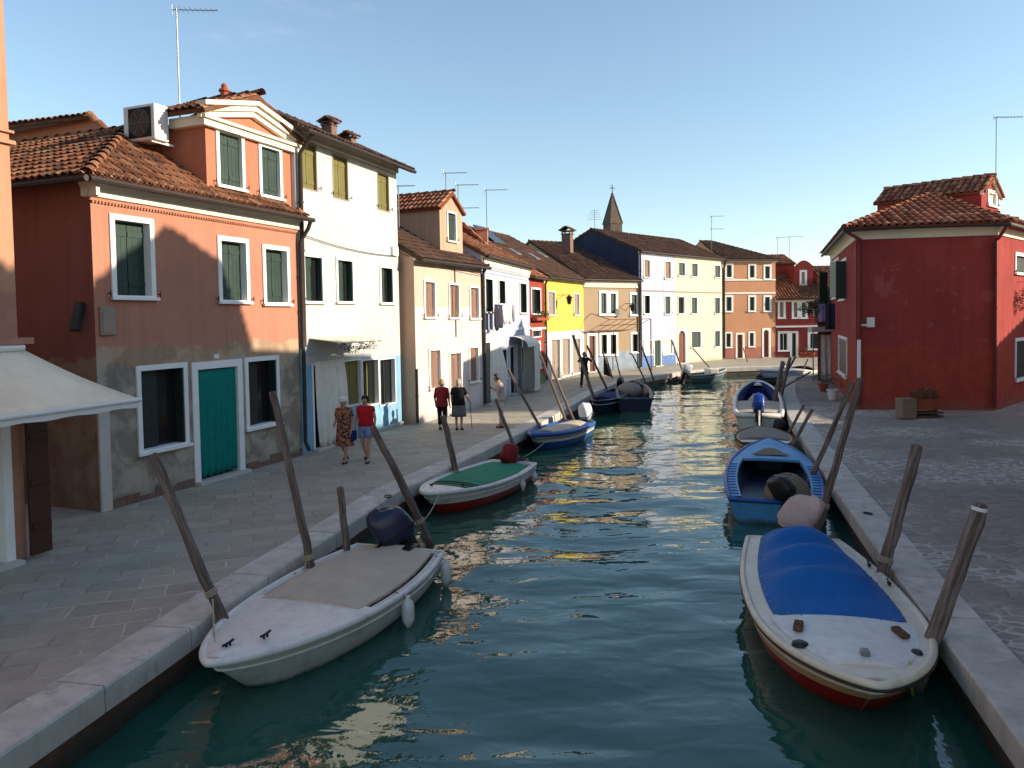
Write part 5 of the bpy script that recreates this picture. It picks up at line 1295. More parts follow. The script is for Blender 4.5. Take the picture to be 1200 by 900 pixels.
# --- 1 near left white boat
b=Boat('motorboat','long white motorboat with white foredeck and beige cover, nearest on the left',(457,643),(228,776),1.92,free=.42,rise=.14,tw=.80,p=2.2,mats=('bgrey','bgrey','bgrey','foul'),rail='bwhite',tmax=.35,rail_r=.045,bl=.10)
b.surf('foredeck',.55,.985,'bwhite',.05,.035,.02,sweep=-.0)
b.surf('cover',.03,.58,'tbeige',.07,.17,.045,drop=.04,sag=.006,sweep=-.0)
b.motor(q=.0,tilt=R(30),mat='cnavy',sc_=1.15,turn=R(-50),x=-.05); 
g=MB(); g.xf=b.X; g.box(-.02,.35,-.28,.35,b.zs(0)+.03,b.zs(0)+.11); g.build('battery_box',M['cblack'],b.root)
cleat(b,.93,-.0,.06,'darkmetal'); cleat(b,.86,.5,.08,'darkmetal'); 
b1=b
for t,lb in((.42,'white cylindrical fender hanging amidships on the long white motorboat'),(.06,'white cylindrical fender hanging near the stern of the long white motorboat')):
    q=1; p=b.X@V((b.L*t,b.hb(t)+.10,b.zs(t)-.03)); fender(p,lb,b.P(t+.01,.93,.05))
# --- 2 green deck boat
b=Boat('motorboat','white motorboat with green cover, red waterline flash and red engine cover',(584,541),(477,577),1.62,free=.42,rise=.16,tw=.78,p=2.2,mats=('bwhite','bwhite','bred','bred'),rail='bwhite',rail_r=.045,bl=.08); b2=b
b.surf('foredeck',.80,.985,'bwhite',.03,.03,.02); b.surf('cover',.1,.70,'tgreen',.05,.13,.03,sag=.006,hoops=(.2,.4,.6),hh=.012,hw=.02); b.surf('thwart',.705,.735,'woodplain',.03,.12,.02,nt=2); b.surf('thwart',.75,.775,'tgreen',.03,.12,.02,nt=2)
b.motor(q=.0,tilt=R(55),mat='cred',sc_=.95,x=.02,fat=1.05); cleat(b,.85,-.5,.05,'darkmetal'); cleat(b,.78,.6,.05,'darkmetal')
for t,lb in((.1,'small white fender at the stern quarter of the green covered boat'),(.32,'small white fender amidships of the green covered boat')):
    p=b.X@V((b.L*t,-(b.hb(t)+.07),b.zs(t)-.12)); p2=b.X@V((b.L*t,(b.hb(t)+.07),b.zs(t)-.12))
    pp_=min((p,p2),key=lambda v:v.y-v.x); q_=-1 if pp_ is p else 1
    fender(pp_,lb,b.P(t,.93*q_,.05),h=.25,r=.07)
# --- 3 blue and cream boat
b=Boat('motorboat','small boat with cream hull, blue rails and beige cover moored past the green one',(661,494),(603,509),1.4,free=.42,rise=.14,tw=.8,p=2.4,mats=('bwhite2','bwhite2','bblue','bblue'),rail='bblue',rail_r=.07,bl=.1); b3=b
b.surf('deck_edge',.02,.97,'bblue',.02,.03,.02); b.surf('cover',.08,.78,'tbeige',.06,.26,.05,drop=.02); b.motor(q=.35,tilt=R(20),mat='cwhite',sc_=1.1)
for t in(.1,.3): 
    pass
# --- 4 two dark boats
b=Boat('motorboat','dark navy open boat with its square stern towards the bridge, far left bank',(744,467),(741,446.5),1.6,free=.6,rise=.15,tw=.9,p=2.4,mats=('bnavy',)*3+('foul',),rail='bteal',inner='bnavy')
p_=b.X@V((b.L*.55,.15,b.free+.1)); g=MB(); g.xf=Matrix.Translation(p_)@Matrix.Rotation(b.rz,4,'Z')
g.loft([[V((math.cos(a)*r_*1.3+.04*math.sin(5*a+z),math.sin(a)*r_+.03*math.cos(4*a),z)) for a in [k*math.pi/8 for k in range(16)]] for z,r_ in((-.4,.5),(-.1,.58),(.1,.5),(.22,.3),(.26,.05))]); g.build('bundled_cover',M['tgrey'],b.root,smooth=True)
b=Boat('motorboat','low dark tender squeezed between the dark navy boat and the left quay',(727,456),(699,470),1.3,free=.5,rise=.2,tw=.8,mats=('bnavy',)*3+('foul',),rail='bnavy',inner='bnavy'); b.motor(q=0,tilt=R(30),mat='cblack'); b.surf('cover',.35,.8,'tnavy',.1,.05,.02)
# --- 5/6/7 far boats
b=Boat('motorboat','small grey teal boat with a white seat moored at the far bank of the bend',(806,439),(851,432),1.6,free=.5,rise=.3,tw=.8,mats=('bteal',)*3+('foul',),rail='bgrey',inner='bteal'); g=MB(); g.xf=b.X; g.bbox(b.L*.5,b.L*.72,-.5,.5,.3,.85,.04); g.build('seat',M['bwhite'],b.root); b.motor(mat='cwhite',tilt=R(20)); b.surf('foredeck',.75,.98,'bteal',.05,.03,.02)
b=Boat('motorboat','white hulled boat with bow pointing left at the canal bend',(930,421),(879,433),1.9,free=.55,rise=.35,tw=.85,mats=('bwhite','bteal','bteal','foul'),rail='bwhite',inner='bwhite'); b.surf('foredeck',.6,.98,'bwhite',.08,.03,.02); b.surf('cover',.05,.55,'tgrey',.25,.05,.02)
b=Boat('motorboat','dark teal covered boat lying low near the corner of the right quay',(946,429.5),(886,443),1.9,free=.4,rise=.25,tw=.85,mats=('bteal','bteal','bnavy','foul'),rail='bteal',inner='bteal'); b.surf('cover',.03,.95,'bteal',.18,.03,.02)
b=Boat('motorboat','small boat with dark raised outboard behind the bend boats by the far quay',(873,430),(905,419.5),1.5,free=.4,rise=.2,tw=.8,mats=('bwhite','bwhite','bwhite','foul'),rail='bwhite'); b.motor(mat='cblack',tilt=R(45)); b.surf('foredeck',.5,.98,'tbeige',.08,.03,.02)
# --- right bank boats
b=Boat('motorboat','cream and red motorboat under a royal blue tarpaulin, nearest on the right',(941,633),(1053,806),1.92,free=.5,rise=.12,tw=.72,p=2.8,mats=('bwhite2','bbuff','bred','bred'),rail='bwhite2',tmax=.5,rail_r=.045,bl=.16,inner='bwhite'); br=b
g=MB(); g.xf=b.X; ts=[1-(1-i/40)**1.8 for i in range(41)]; g.tube([V((b.L*t+.045*t**8,-b.hb(t)-.04,b.zs(t)-.03)) for t in ts]+[V((b.L*t+.045*t**8,b.hb(t)+.04,b.zs(t)-.03)) for t in ts[::-1][1:]],.014,6); g.build('rub_strake',M['bblack'],b.root)
b.surf('deck',.01,.985,'bwhite2',.03,.02,.02); b.surf('foredeck_hatch',.68,.93,'bwhite',.06,.14,.035)
tp=b.surf('tarpaulin',.02,.70,'tblue',.2,.2,.04,hoops=(.50,.33,.16),hh=.2,hw=.06,nt=60,ns=18,drop=.0,sag=.004,edge=-.02,sweep=.04)
g=MB()
for k in range(9):
    q=-.8+1.6*k/8; p=b.P(.70-.04*abs(q)**2,q*.92*(b.hb(.7)-.2)/b.hb(.7)/.92,.075); g.ball(p,.014,.014,.012,6,4)
for k in range(14):
    for sg in(-1,1):
        t=.05+.6*k/13; g.ball(b.X@V((b.L*t,sg*(b.hb(t)-.23),b.zs(t)+.075)),.014,.014,.012,6,4)
g.build('eyelets',M['metal'],tp)['kind']='stuff'
for t,q in((.76,.62),(.76,-.62)):
    p=b.P(t,q,.07); g=MB(); g.xf=Matrix.Translation(p)@Matrix.Rotation(b.rz+R(20*q),4,'Z'); g.bbox(-.12,.12,-.05,.05,0,.05,.012); g.build('wooden_chock',M['bwood'],b.root)
g=MB(); g.xf=Matrix.Translation(b.P(.9,0,.05))@Matrix.Rotation(b.rz,4,'Z'); g.bbox(-.05,.05,-.04,.04,0,.1,.01); g.build('bow_fitting',M['metal'],b.root)
g=MB(); g.xf=Matrix.Translation(b.P(.84,-.8,.03)); g.lathe((0,0,0),[(.09,0),(.08,.03),(.05,.045),(0,.05)],12); g.build('vent',M['cblack'],b.root); 
g=MB(); g.xf=Matrix.Translation(b.P(.84,.8,.03)); g.lathe((0,0,0),[(.06,0),(.05,.03),(0,.04)],12); g.build('vent',M['cblack'],b.root); 
b.motor(q=.0,tilt=R(24),mat='cpink',sc_=1.2,x=-.05,fat=.82,turn=R(62))
for t in(.25,.4): cleat(b,t,.94,.03,'darkmetal')
# sky blue open boat
b=Boat('motorboat','sky blue open wooden boat with a khaki covered engine, second on the right',(909,588),(901,515),2.0,free=.45,rise=.22,tw=.86,p=2.3,mats=('bsky','bblue','bblue','foul'),rail='bblue',tmax=.35,rail_r=.05,inner='bnavy')
b.surf('foredeck',.62,.985,'bsky',.04,.03,.02); 
g=MB(); g.xf=b.X; g.loft([[V((b.L*t,sg*b.hb(t)*.55*(1-.5*((t-.72)/.06)),b.zs(t)+.085)) for t in(.67,.7,.76,.79)] for sg in(-.7,-.3,.3,.7)],closed=False); g.build('deck_mat',M['tkhaki'],b.root)
for sg in(-1,1):
    g=MB(); g.xf=b.X; g.loft([[V((b.L*t,sg*b.hb(t),b.zs(t)+.03)),V((b.L*t,sg*(b.hb(t)-.24),b.zs(t)+.035)),V((b.L*t,sg*(b.hb(t)-.24),b.zs(t)-.06))] for t in [.03+i*.6/20 for i in range(21)]],closed=False); g.build('side_deck',M['bsky'],b.root)
    g=MB(); g.xf=b.X
    for k in range(12): t=.06+.5*k/12; g.box(b.L*t,b.L*t+.05,min(sg*(b.hb(t)-.2),sg*(b.hb(t)-.03)),max(sg*(b.hb(t)-.2),sg*(b.hb(t)-.03)),b.zs(t)+.036,b.zs(t)+.05)
    r_=g.build('rib_slats',M['bblue'],b.root); r_['kind']='stuff'
g=MB(); g.xf=b.X@Matrix.Translation((.75,-.25,.15))
g.loft([[V((math.cos(a)*r_*1.25+.05*math.sin(3*a+z*3),math.sin(a)*r_*.95+.03*math.cos(5*a),z)) for a in [k*math.pi/8 for k in range(16)]] for z,r_ in((0,.45),(.3,.48),(.5,.42),(.66,.26),(.7,.05))]); g.build('engine_cover',M['tkhaki'],b.root,smooth=True)
b.motor(q=-.25,tilt=R(35),mat='cblack',sc_=.85,turn=R(50))
rsky=b
# brown/pinkish small boat
b=Boat('rowing_boat','small pinkish brown boat with a flat grey cover ahead of the sky blue boat',(897,520),(893,500),1.6,free=.5,rise=.12,tw=.8,p=2.3,mats=('bbuff','bbuff','bbuff','foul'),rail='bwood'); b.surf('cover',.2,.85,'tgrey',.08,.08,.03,drop=.03); b.surf('stern_sheet',.02,.17,'bwhite2',.02,.05,.02)
# white and navy boat
b=Boat('motorboat','white rimmed boat with navy canopy and blue engine cap, farthest on the right quay',(889,487),(888,447),1.75,free=.55,rise=.45,tw=.85,p=2.8,mats=('bwhite',)*3+('foul',),rail='bwhite',rail_r=.09,inner='tnavy')
b.surf('deck',.05,.42,'tbeige',.05,.08,.03); b.surf('foredeck',.9,.98,'bwhite',.02,.03,.03)
g=MB(); g.xf=b.X
for sg in(-1,1): g.loft([[V((b.L*t,sg*(b.hb(t)-.08),b.zs(t)+.06)),V((b.L*t,sg*max(b.hb(t)-.28,0),b.zs(t)+.05)),V((b.L*t,sg*max(b.hb(t)-.28,0),b.zs(t)-.2))] for t in [.45+i*.5/16 for i in range(17)]],closed=False)
g.build('padding',M['tnavy'],b.root,smooth=True)
g=MB(); g.xf=b.X@Matrix.Translation((b.L*.56,0,.35)); g.ball((0,0,.12),.55,.42,.35,14,8,jit=.03); g.build('sail_bundle',M['tbeige'],b.root,smooth=True)
b.motor(q=.0,tilt=R(25),mat='cblue',sc_=1.25,x=.05); g=MB(); g.xf=b.X; g.ball((-.35,-.7,.25),.3,.25,.25,12,8,jit=.03); g.build('rubber_tyre',M['rubber'],b.root,smooth=True)
# ================================================================== MOORING POLES
def pole(bpx,tpx,r,label,dy=0.0,zb=0.02,wob=.02,top='flat',group='wooden mooring poles'):
    q=gp(bpx[0],bpx[1],zb)
    for path,sd in((dl,1),(dr,-1)):       # keep the pole just off the kerb, on the water side
        j=min(range(1,len(path)-1),key=lambda i:(path[i]-V((q.x,q.y))).length); pt=path[j]; dd_=(path[j+1]-path[j-1]).normalized(); nrm=V((dd_.y,-dd_.x))*sd
        s_=(V((q.x,q.y))-pt).dot(nrm)
        if (pt-V((q.x,q.y))).length<1.2 and s_<r+.07: q+=V((nrm.x,nrm.y,0))*(r+.07-s_)
    t=at_y(tpx[0],tpx[1],q.y+dy); d=(t-q); r*=.9; base=q-d*((zb+1.5)/d.z) if abs(d.z)>.3 else q
    o=thing('mooring_pole',label,'mooring pole',base,0,group); qt=(t-base).to_track_quat('Z','Y'); o.rotation_mode='QUATERNION'; o.rotation_quaternion=qt
    ROOTM[o.name]=Matrix.Translation(base)@qt.to_matrix().to_4x4()
    n=16; rs=[]; ps=[]; rn=random.Random(int(bpx[0]*7+bpx[1]))
    ph=rn.uniform(0,6)
    for i in range(n+1):
        k=i/n; p=base.lerp(t,k); p+=V((math.sin(k*5+ph)*wob*1.3+rn.uniform(-.012,.012)*r/.08,math.cos(k*4+ph)*wob,0)); ps.append(p); rs.append(r*(1.12-.22*k)*rn.uniform(.93,1.07))
    g=MB(); g.tube(ps,rs,12); 
    # split rounded top
    tdir=(ps[-1]-ps[-2]).normalized()
    g.tube([ps[-1],ps[-1]+tdir*r*.3],[rs[-1]*.98,rs[-1]*.7],12)
    g.build('post',M['wood'],o,smooth=True,auto=50); 
    return o,ps,rs
PL=[((248,718),(180,533),.068,'long leaning pole nearest on the left, beside the white motorboat bow'),
((362,655),(321,460),.066,'tall reddish brown pole rising behind the white motorboat in front of the salmon house'),
((405,635),(397,572),.07,'short grey stump pole by the navy outboard motor'),
((487,605),(438,500),.078,'thick dark leaning pole between the white and the green covered boats'),
((531,548),(518,488),.085,'grey pole standing at the green covered boat in front of the two women'),
((600,519),(581,468),.055,'thin pole leaning in front of the man in pale shirt'),
((617,498),(596,433),.055,'thin tall pole leaning just right of the man in pale shirt'),
((657,483),(633,417),.055,'thin pole with sunlit side leaning before the narrow red house'),
((670,487),(641,418),.055,'thin dark pole leaning before the yellow house'),
((696,468),(672,393),.075,'tall thick pole crossing in front of the person in dark clothes'),
((704.5,455),(687.5,405),.065,'pole leaning before the door of the tan house'),
((718,443),(706,412),.06,'pole with a dark rag tied to its head before the tan house'),
((727,440),(721,415),.05,'short thin pole before the right part of the tan house plinth'),
((746,443),(740,414),.05,'thin pole before the downpipe end of the tan house'),
((765,443),(750,399),.06,'leaning pole before the blue plinth of the pale lilac house'),
((797,436),(787,398),.06,'leaning pole before the arched doorway of the cream house'),
((820,432),(812,408),.05,'thin pole before the right half of the cream house'),
((876,424),(871,408),.05,'thin pole before the brown door of the apricot house'),
((890,418),(885,400),.05,'thin pole between the window and arched door of the apricot house')]
PP=[pole(bpx,tpx,r,lb,wob=.02 if r>.07 else .01) for bpx,tpx,r,lb in PL]
PR=[((1105,750),(1149,592),.095,'thickest pole nearest on the right with a metal band at its head'),
((1041,668),(1074,523),.088,'thick brown pole rising beside the blue tarpaulin'),
((968,590),(1008,444),.075,'tall pole leaning left beside the sky blue boat, nearer of the crossing pair'),
((953,552),(1000,448),.065,'tall pole of the crossing pair standing farther back'),
((930,521),(951.5,480),.055,'pole with pale sunlit tip behind the sky blue boat'),
((924,506),(942,475),.05,'thin stake behind the sky blue boat, farther than the pale tipped one'),
((908,472),(917,424),.10,'dark thick pole at the corner of the right quay beside the white rimmed boat'),
((917,466),(926,420),.08,'dark pole leaning right at the corner of the right quay'),
((935,456),(950,436),.05,'dark short pole leaning over the paving near the flower pots'),
((921,447),(932,418),.07,'dark pole at the quay corner in front of the far red house'),
((940,436),(947,421),.06,'short dark stake at the right end of the canal bend')]
for i,(bpx,tpx,r,lb) in enumerate(PR):
    o,ps,rs=pole(bpx,tpx,r,lb,wob=.015)
    PRR=globals().setdefault('PRR',[]); PRR.append((o,ps,rs))
    if i==0:
        g=MB(); g.tube([ps[-1]-(ps[-1]-ps[-2]).normalized()*.06,ps[-1]-(ps[-1]-ps[-2]).normalized()*.02],rs[-1]*1.06,12); g.build('band',M['frame'],o); pr1=ps
        g=MB(); c=ps[3].lerp(ps[4],.4)
# rag on a pole
q=gp(718,443); t=at_y(707,416,q.y); g=MB()
g.loft([[t+V((.22*s/6*(1+.2*j),-.06-.04*math.sin(s*2+j),-.16*j-.03*s)) for s in range(7)] for j in range(8)],closed=False); o_=g.build('rag',M['rubber'],smooth=True); md=o_.modifiers.new('t','SOLIDIFY'); md.thickness=.02; setp(o_,'dark rag hanging from a pole head before the tan house','cloth')
# mooring ropes
rope('mooring_rope','yellow green rope tying the tarpaulin covered boat to the nearest right pole',[br.P(.9,.75 if (br.P(.9,.75)-pr1[6]).length<(br.P(.9,-.75)-pr1[6]).length else -.75,.05),pr1[5]],.014,paint('yellow_rope',L((170,170,60)),.8),cat='rope',group='mooring ropes',sag=.15)

yel=paint('hemp_rope',L((176,164,138)),.9,.15)
def moor(P_,k,b,t,q,lb):
    o,ps,rs=P_; c=ps[k]; d=(ps[k+1]-ps[k-1]).normalized(); x=d.cross(V((0,0,1))); x=x.normalized() if x.length>.05 else V((1,0,0)); y=d.cross(x)
    g=MB(); r_=rs[k]+.012; g.tube([c+x*math.cos(a*.5)*r_+y*math.sin(a*.5)*r_+d*(a*.0022) for a in range(0,40)],.011,5); g.build('rope_wrap',yel,o)
    q1,q2=b.P(t,q,.04),b.P(t,-q,.04); e=q1 if (q1-c).length<(q2-c).length else q2
    rope('mooring_rope',lb,[c+(e-c).normalized()*r_,e],.011,yel,cat='rope',group='mooring ropes',sag=.10)
moor(PP[0],8,b1,.9,.7,'slack pale rope from the nearest left pole to the white motorboat bow')
moor(PP[1],6,b1,.35,.95,'pale rope from the tall reddish pole to the side of the white motorboat')
moor(PP[3],7,b2,.93,.6,'pale rope from the thick dark pole to the bow of the green covered boat')
moor(PP[4],8,b2,.4,.95,'pale rope from the grey pole to the side of the green covered boat')
moor(PP[5],6,b3,.8,.7,'pale rope tying the blue railed boat to the pole by the pale shirted man')
moor(PRR[1],8,br,.3,.95,'pale rope from the second right pole to the tarpaulin covered boat')
moor(PRR[2],6,rsky,.5,.95,'pale rope from the crossing pole to the sky blue boat')

def ring(px,py,lb):
    c=gp(px,py,.04); g=MB(); g.xf=Matrix.Translation(c)@Matrix.Rotation(random.uniform(0,3),4,'Z'); g.tube([V((.07*math.cos(a*.4),.07*math.sin(a*.4)+.05,.012+.01*math.sin(a*.4))) for a in range(17)],.011,6); 
    g.lathe((0,0,-.005),[(.035,0),(.03,.02),(0,.028)],10); setp(g.build('mooring_ring',M['darkmetal']),lb,'mooring ring','iron mooring rings on the kerb')
ring(455,583,'iron ring let into the left kerb between the navy outboard and the thick dark pole')
ring(1020,602,'iron ring let into the right kerb behind the second right pole')
# ================================================================== PEOPLE
M['skin']=paint('tanned_skin',(.48,.26,.17),.5,.06,dirt=.05,scale=12); M['skin2']=paint('fair_skin',(.55,.32,.23),.5,.06,dirt=.05,scale=12)
def hairmat(n,c): return paint(n,c,.6,.3,dirt=.2,scale=30)
HM={'grey':hairmat('grey_hair',(.45,.41,.36)),'blond':hairmat('blond_grey_hair',(.42,.27,.14)),'dark':hairmat('dark_hair',(.03,.02,.015))}
def person(label,px,H,yaw,pose,clothes,hair='grey',skin='skin',hat=None,group='people on the quay',wide=1.0):
    F0_=gp(*px); k=H/1.70; root=thing('person',label,'person',F0_,yaw,group)
    X=Matrix.Translation(F0_)@Matrix.Rotation(yaw,4,'Z')@Matrix.Scale(k,4)
    lean=pose.get('lean',0); J={}
    def L_(x,y,z): return V((x,y+ (z-.93)*lean if z>.93 else y,z))
    J['pel']=V((0,0,.93)); J['sp']=L_(0,0,1.12); J['ch']=L_(0,.0,1.32); J['nk']=L_(0,.0,1.47); hd=pose.get('head',0)
    J['hb']=L_(0,.03+hd*.03,1.54); J['hm']=L_(0,.04+hd*.05,1.61); J['ht']=L_(0,.03+hd*.06,1.67)
    for s_,n_ in((-1,'l'),(1,'r')):
        J['sh'+n_]=L_(s_*.165*wide,0,1.41); J['hp'+n_]=V((s_*.085*wide,0,.90))
        J['el'+n_]=V(pose.get('el'+n_,(s_*.24,-.03,1.13))); J['wr'+n_]=V(pose.get('wr'+n_,(s_*.25,.06,.90)))
        J['kn'+n_]=V(pose.get('kn'+n_,(s_*.09,.02,.49))); J['an'+n_]=V(pose.get('an'+n_,(s_*.09,0,.085)))
        J['to'+n_]=J['an'+n_]+V((s_*.02,.15,-.045))
    vs=[];es=[];rd=[]
    def v(p,r): vs.append(p); rd.append(r if isinstance(r,tuple) else (r,r)); return len(vs)-1
    def e(a,b): es.append((a,b)); return b
    pel=v(J['pel'],(.15*wide,.11)); sp=e(pel,v(J['sp'],(.135*wide,.10))); ch=e(sp,v(J['ch'],(.15*wide,.11))); nk=e(ch,v(J['nk'],.055))
    a=e(nk,v(J['hb'],(.06,.07))); a=e(a,v(J['hm'],(.075,.09))); e(a,v(J['ht'],(.06,.075)))
    e(a,v(J['hm']+V((0,.105,-.01)),.014))      # nose
    for s_,n_ in((-1,'l'),(1,'r')):
        sh=e(ch,v(J['sh'+n_],.055)); el=e(sh,v(J['el'+n_],.04)); wr=e(el,v(J['wr'+n_],.026))
        d=(J['wr'+n_]-J['el'+n_]).normalized(); side=d.cross(V((0,1,0))); side=side.normalized() if side.length>.1 else V((1,0,0)); q=d.cross(side).normalized()
        pm=e(wr,v(J['wr'+n_]+d*.055,(.034,.02)))
        for f in range(4):
            off_=(f-1.5)*.019; l1=(.042,.047,.045,.036)[f]
            f1=e(pm,v(J['wr'+n_]+d*(.095+.004*(f in(1,2)))+q*off_,.0095)); f2=e(f1,v(vs[f1]+d*l1+side*.008,.0085)); e(f2,v(vs[f2]+d*l1*.7+side*.018,.007))
        th=e(pm,v(J['wr'+n_]+d*.06+q*-.045+side*.01,.011)); e(th,v(vs[th]+d*.035-q*.012+side*.01,.009))
        hp=e(pel,v(J['hp'+n_],.085*wide)); kn=e(hp,v(J['kn'+n_],.055)); an=e(kn,v(J['an'+n_],.037)); to=e(an,v(J['to'+n_],(.038,.028)))
    me=bpy.data.meshes.new('body'); inv=rootm(root).inverted()
    me.from_pydata([tuple(inv@(X@p)) for p in vs],es,[]); me.materials.append(M[skin]); body=bpy.data.objects.new('body',me); col.objects.link(body); body.parent=root
    md=body.modifiers.new('skin','SKIN'); md.use_smooth_shade=True
    sk=me.skin_vertices[0].data
    for i,r in enumerate(rd): sk[i].radius=(r[0]*k,r[1]*k); sk[i].use_root=(i==0)
    ms=body.modifiers.new('sub','SUBSURF'); ms.levels=1; ms.render_levels=2
    def ell(c,rx,ry,n=18,wob=0,ph=0): 
        return [c+V((rx*math.cos(2*math.pi*i/n)*(1+wob*math.sin(i*2.3+ph)),ry*math.sin(2*math.pi*i/n)*(1+wob*math.sin(i*1.9+ph)),0)) for i in range(n)]
    def torso(z0,z1,mat,name,flare=0,sleeves=.5,slen='el',neck=True):
        g=MB(); g.xf=X; rings=[]
        prof=[(z1+.045,.075,.07),(z1,.13,.095),(z1-.05,.19,.12),(1.32,.195,.135),(1.18,.165,.125),(1.05,.165,.13),(.95,.185,.14),(.86,.19,.145)]
        for z,rx,ry in prof:
            if z<z0: break
            rings.append(ell(L_(0,.0,z),rx*wide*1.02,ry*1.04,wob=.012,ph=z*9))
        last=rings[-1]; zz=prof[len(rings)-1]
        if flare is not None and z0<.84:
            n=5
            for i in range(1,n+1):
                z=zz[0]+(z0-zz[0])*i/n; rings.append(ell(V((0,.0,z)),(zz[1]*wide+flare*i/n),(zz[2]+flare*.8*i/n),wob=.03*i/n,ph=i*.4))
        g.loft(rings,cap=False)
        if sleeves:
            for n_ in('l','r'):
                a_=J['sh'+n_]; b_=J['el'+n_]; s_=-1 if n_=='l' else 1
                pts=[a_+V((-s_*.06,0,.0)),a_,a_.lerp(b_,min(sleeves,1))]; rr=[.065,.068,.06 if sleeves<1 else .052]
                if sleeves>1: pts.append(b_.lerp(J['wr'+n_],sleeves-1)); rr.append(.04)
                g.tube(pts,rr,12,cap=False)
        o=g.build(name,mat,root,smooth=True); m2=o.modifiers.new('t','SOLIDIFY'); m2.thickness=.006; return o
    def legs(mat,name,frac,r0=.098,r1=.075):
        g=MB(); g.xf=X
        g.loft([ell(V((0,0,z)),rx*wide,ry) for z,rx,ry in((.98,.165,.125),(.92,.18,.135),(.85,.18,.135),(.80,.165,.12))],cap=False)
        for n_ in('l','r'):
            a_=J['hp'+n_]; b_=J['kn'+n_]; c_=J['an'+n_]
            if frac<=1: g.tube([a_,a_.lerp(b_,frac*.5),a_.lerp(b_,frac)],[r0*wide,r0*.96*wide,r0*.95*wide],14,cap=False)
            else: g.tube([a_,a_.lerp(b_,.5),b_,b_.lerp(c_,.5),b_.lerp(c_,min(frac-1,.97))],[r0*wide,r0*.92,r1,r1*.92,r1*.9],14,cap=False)
        o=g.build(name,mat,root,smooth=True); m2=o.modifiers.new('t','SOLIDIFY'); m2.thickness=.006
    for c in clothes:
        if c[0]=='torso': torso(*c[1:])
        elif c[0]=='legs': legs(*c[1:])
        elif c[0]=='skirt':
            g=MB(); g.xf=X; g.loft([ell(V((0,0,z)),rx*wide,ry,wob=w_,ph=z*5) for z,rx,ry,w_ in((.99,.16,.12,0),(.92,.185,.14,0),(.78,.20,.155,.01),(.62,.205,.165,.03),(c[2],.215,.175,.045))],cap=False)
            o=g.build('skirt',c[1],root,smooth=True); o.modifiers.new('t','SOLIDIFY').thickness=.006
    for n_ in('l','r'):
        g=MB(); g.xf=X; p=J['an'+n_]; g.loft([ell(V((p.x,p.y+.055,z)),rx,ry,12) for z,rx,ry in((p.z-.083,.045,.125),(p.z-.06,.05,.13),(p.z-.035,.045,.11),(p.z-.015,.035,.06))]); g.build('shoe',M['rubber'],root,smooth=True)
    hm_=J['hm']
    g=MB(); g.xf=X
    rings=[]
    for i in range(1,9):
        a=math.pi*i/9; z=math.cos(a)*.125; rr=math.sin(a)
        cut=max(0,(-z-.0)*.6)
        rings.append([hm_+V((.098*rr*math.cos(t),-.012-cut*.5+(.118 if math.sin(t)<0 else (.105 if z>.03 else .02))*rr*math.sin(t),z+.028)) for t in [2*math.pi*j/16 for j in range(16)]])
    g.loft(rings); g.build('hair',HM[hair],root,smooth=True)
    g=MB(); g.xf=X
    for s_ in(-1,1): g.ball(hm_+V((s_*.032,.086,.0)),.011,.008,.008,8,6)
    g.build('eyes',M['rubber'],root)
    g=MB(); g.xf=X; g.tube([hm_+V((-.025,.082,-.055)),hm_+V((0,.09,-.057)),hm_+V((.025,.082,-.055))],.007,6); g.build('mouth',M['bred'],root)
    if hat:
        g=MB(); g.xf=X; c=hm_+V((0,-.01,.03)); g.lathe(c,[(.112,-.01),(.116,.0),(.116,.05),(.10,.095),(.06,.115),(.0,.12)],18); g.build('hat',hat,root,smooth=True,auto=40)
    return root,X,J
pat=cloth('patterned_dress',(.55,.22,.10),(.05,.03,.04),16); pat2=cloth('floral_skirt_print',(.45,.12,.16),(.5,.42,.4),22)
redtop=cloth('bright_red_top',(.55,.015,.02)); denim=cloth('light_denim',(.22,.30,.50)); dred=cloth('dark_red_blouse',(.28,.025,.03)); blk=cloth('black_cloth',(.012,.012,.014)); gry=cloth('grey_skirt_cloth',(.16,.17,.19),(.1,.1,.11),60)
pale=cloth('pale_pink_shirt',(.5,.38,.35)); lt=cloth('light_trousers',(.55,.5,.45)); dk=cloth('dark_clothes',(.03,.025,.03))
stride=dict(knl=(-.09,.10,.50),anl=(-.08,.10,.085),knr=(.09,.02,.49),anr=(.09,-.26,.13))
f=R(180)-R(18)
ta,X,J=person('woman in orange patterned dress and white cap walking beside the red top woman',(404.5,542),1.62,f,dict(stride,elr=(.27,-.05,1.12),wrr=(.20,.13,1.05)),[('torso',.46,1.43,pat,'dress',.05,.6)],hair='grey',hat=M['bwhite'],wide=1.12)
g=MB(); g.xf=X; 
o,X2,J2=person('woman in red top and denim shorts walking in front of the white house',(430,541.5),1.66,f+R(8),dict(stride,elr=(.27,-.04,1.13),wrr=(.27,.08,.9)),[('legs',denim,'shorts',.62,.105),('torso',.88,1.42,redtop,'top',0,.3)],hair='dark',wide=1.12)
g=MB(); hb_=X2@V((.3,.1,.72)); g.xf=Matrix.Translation(hb_); g.bbox(-.06,.06,-.13,.13,-.14,.12,.03); tb=g.build('handbag',M['tnavy']); setp(tb,'small navy handbag held by the woman in the red top','bag'); 
g=MB(); g.tube([hb_+V((0,-.09,.12)),X2@V((.28,.09,.87)),hb_+V((0,.09,.12))],.008,6); g.build('strap',M['tnavy'],tb)
o,X3,J3=person('woman in dark red blouse and black trousers standing in front of the peach house',(518.5,503.5),1.6,R(-12),dict(),[('legs',blk,'trousers',1.75),('torso',.82,1.43,dred,'blouse',.02,1.2)],hair='blond',wide=1.1)
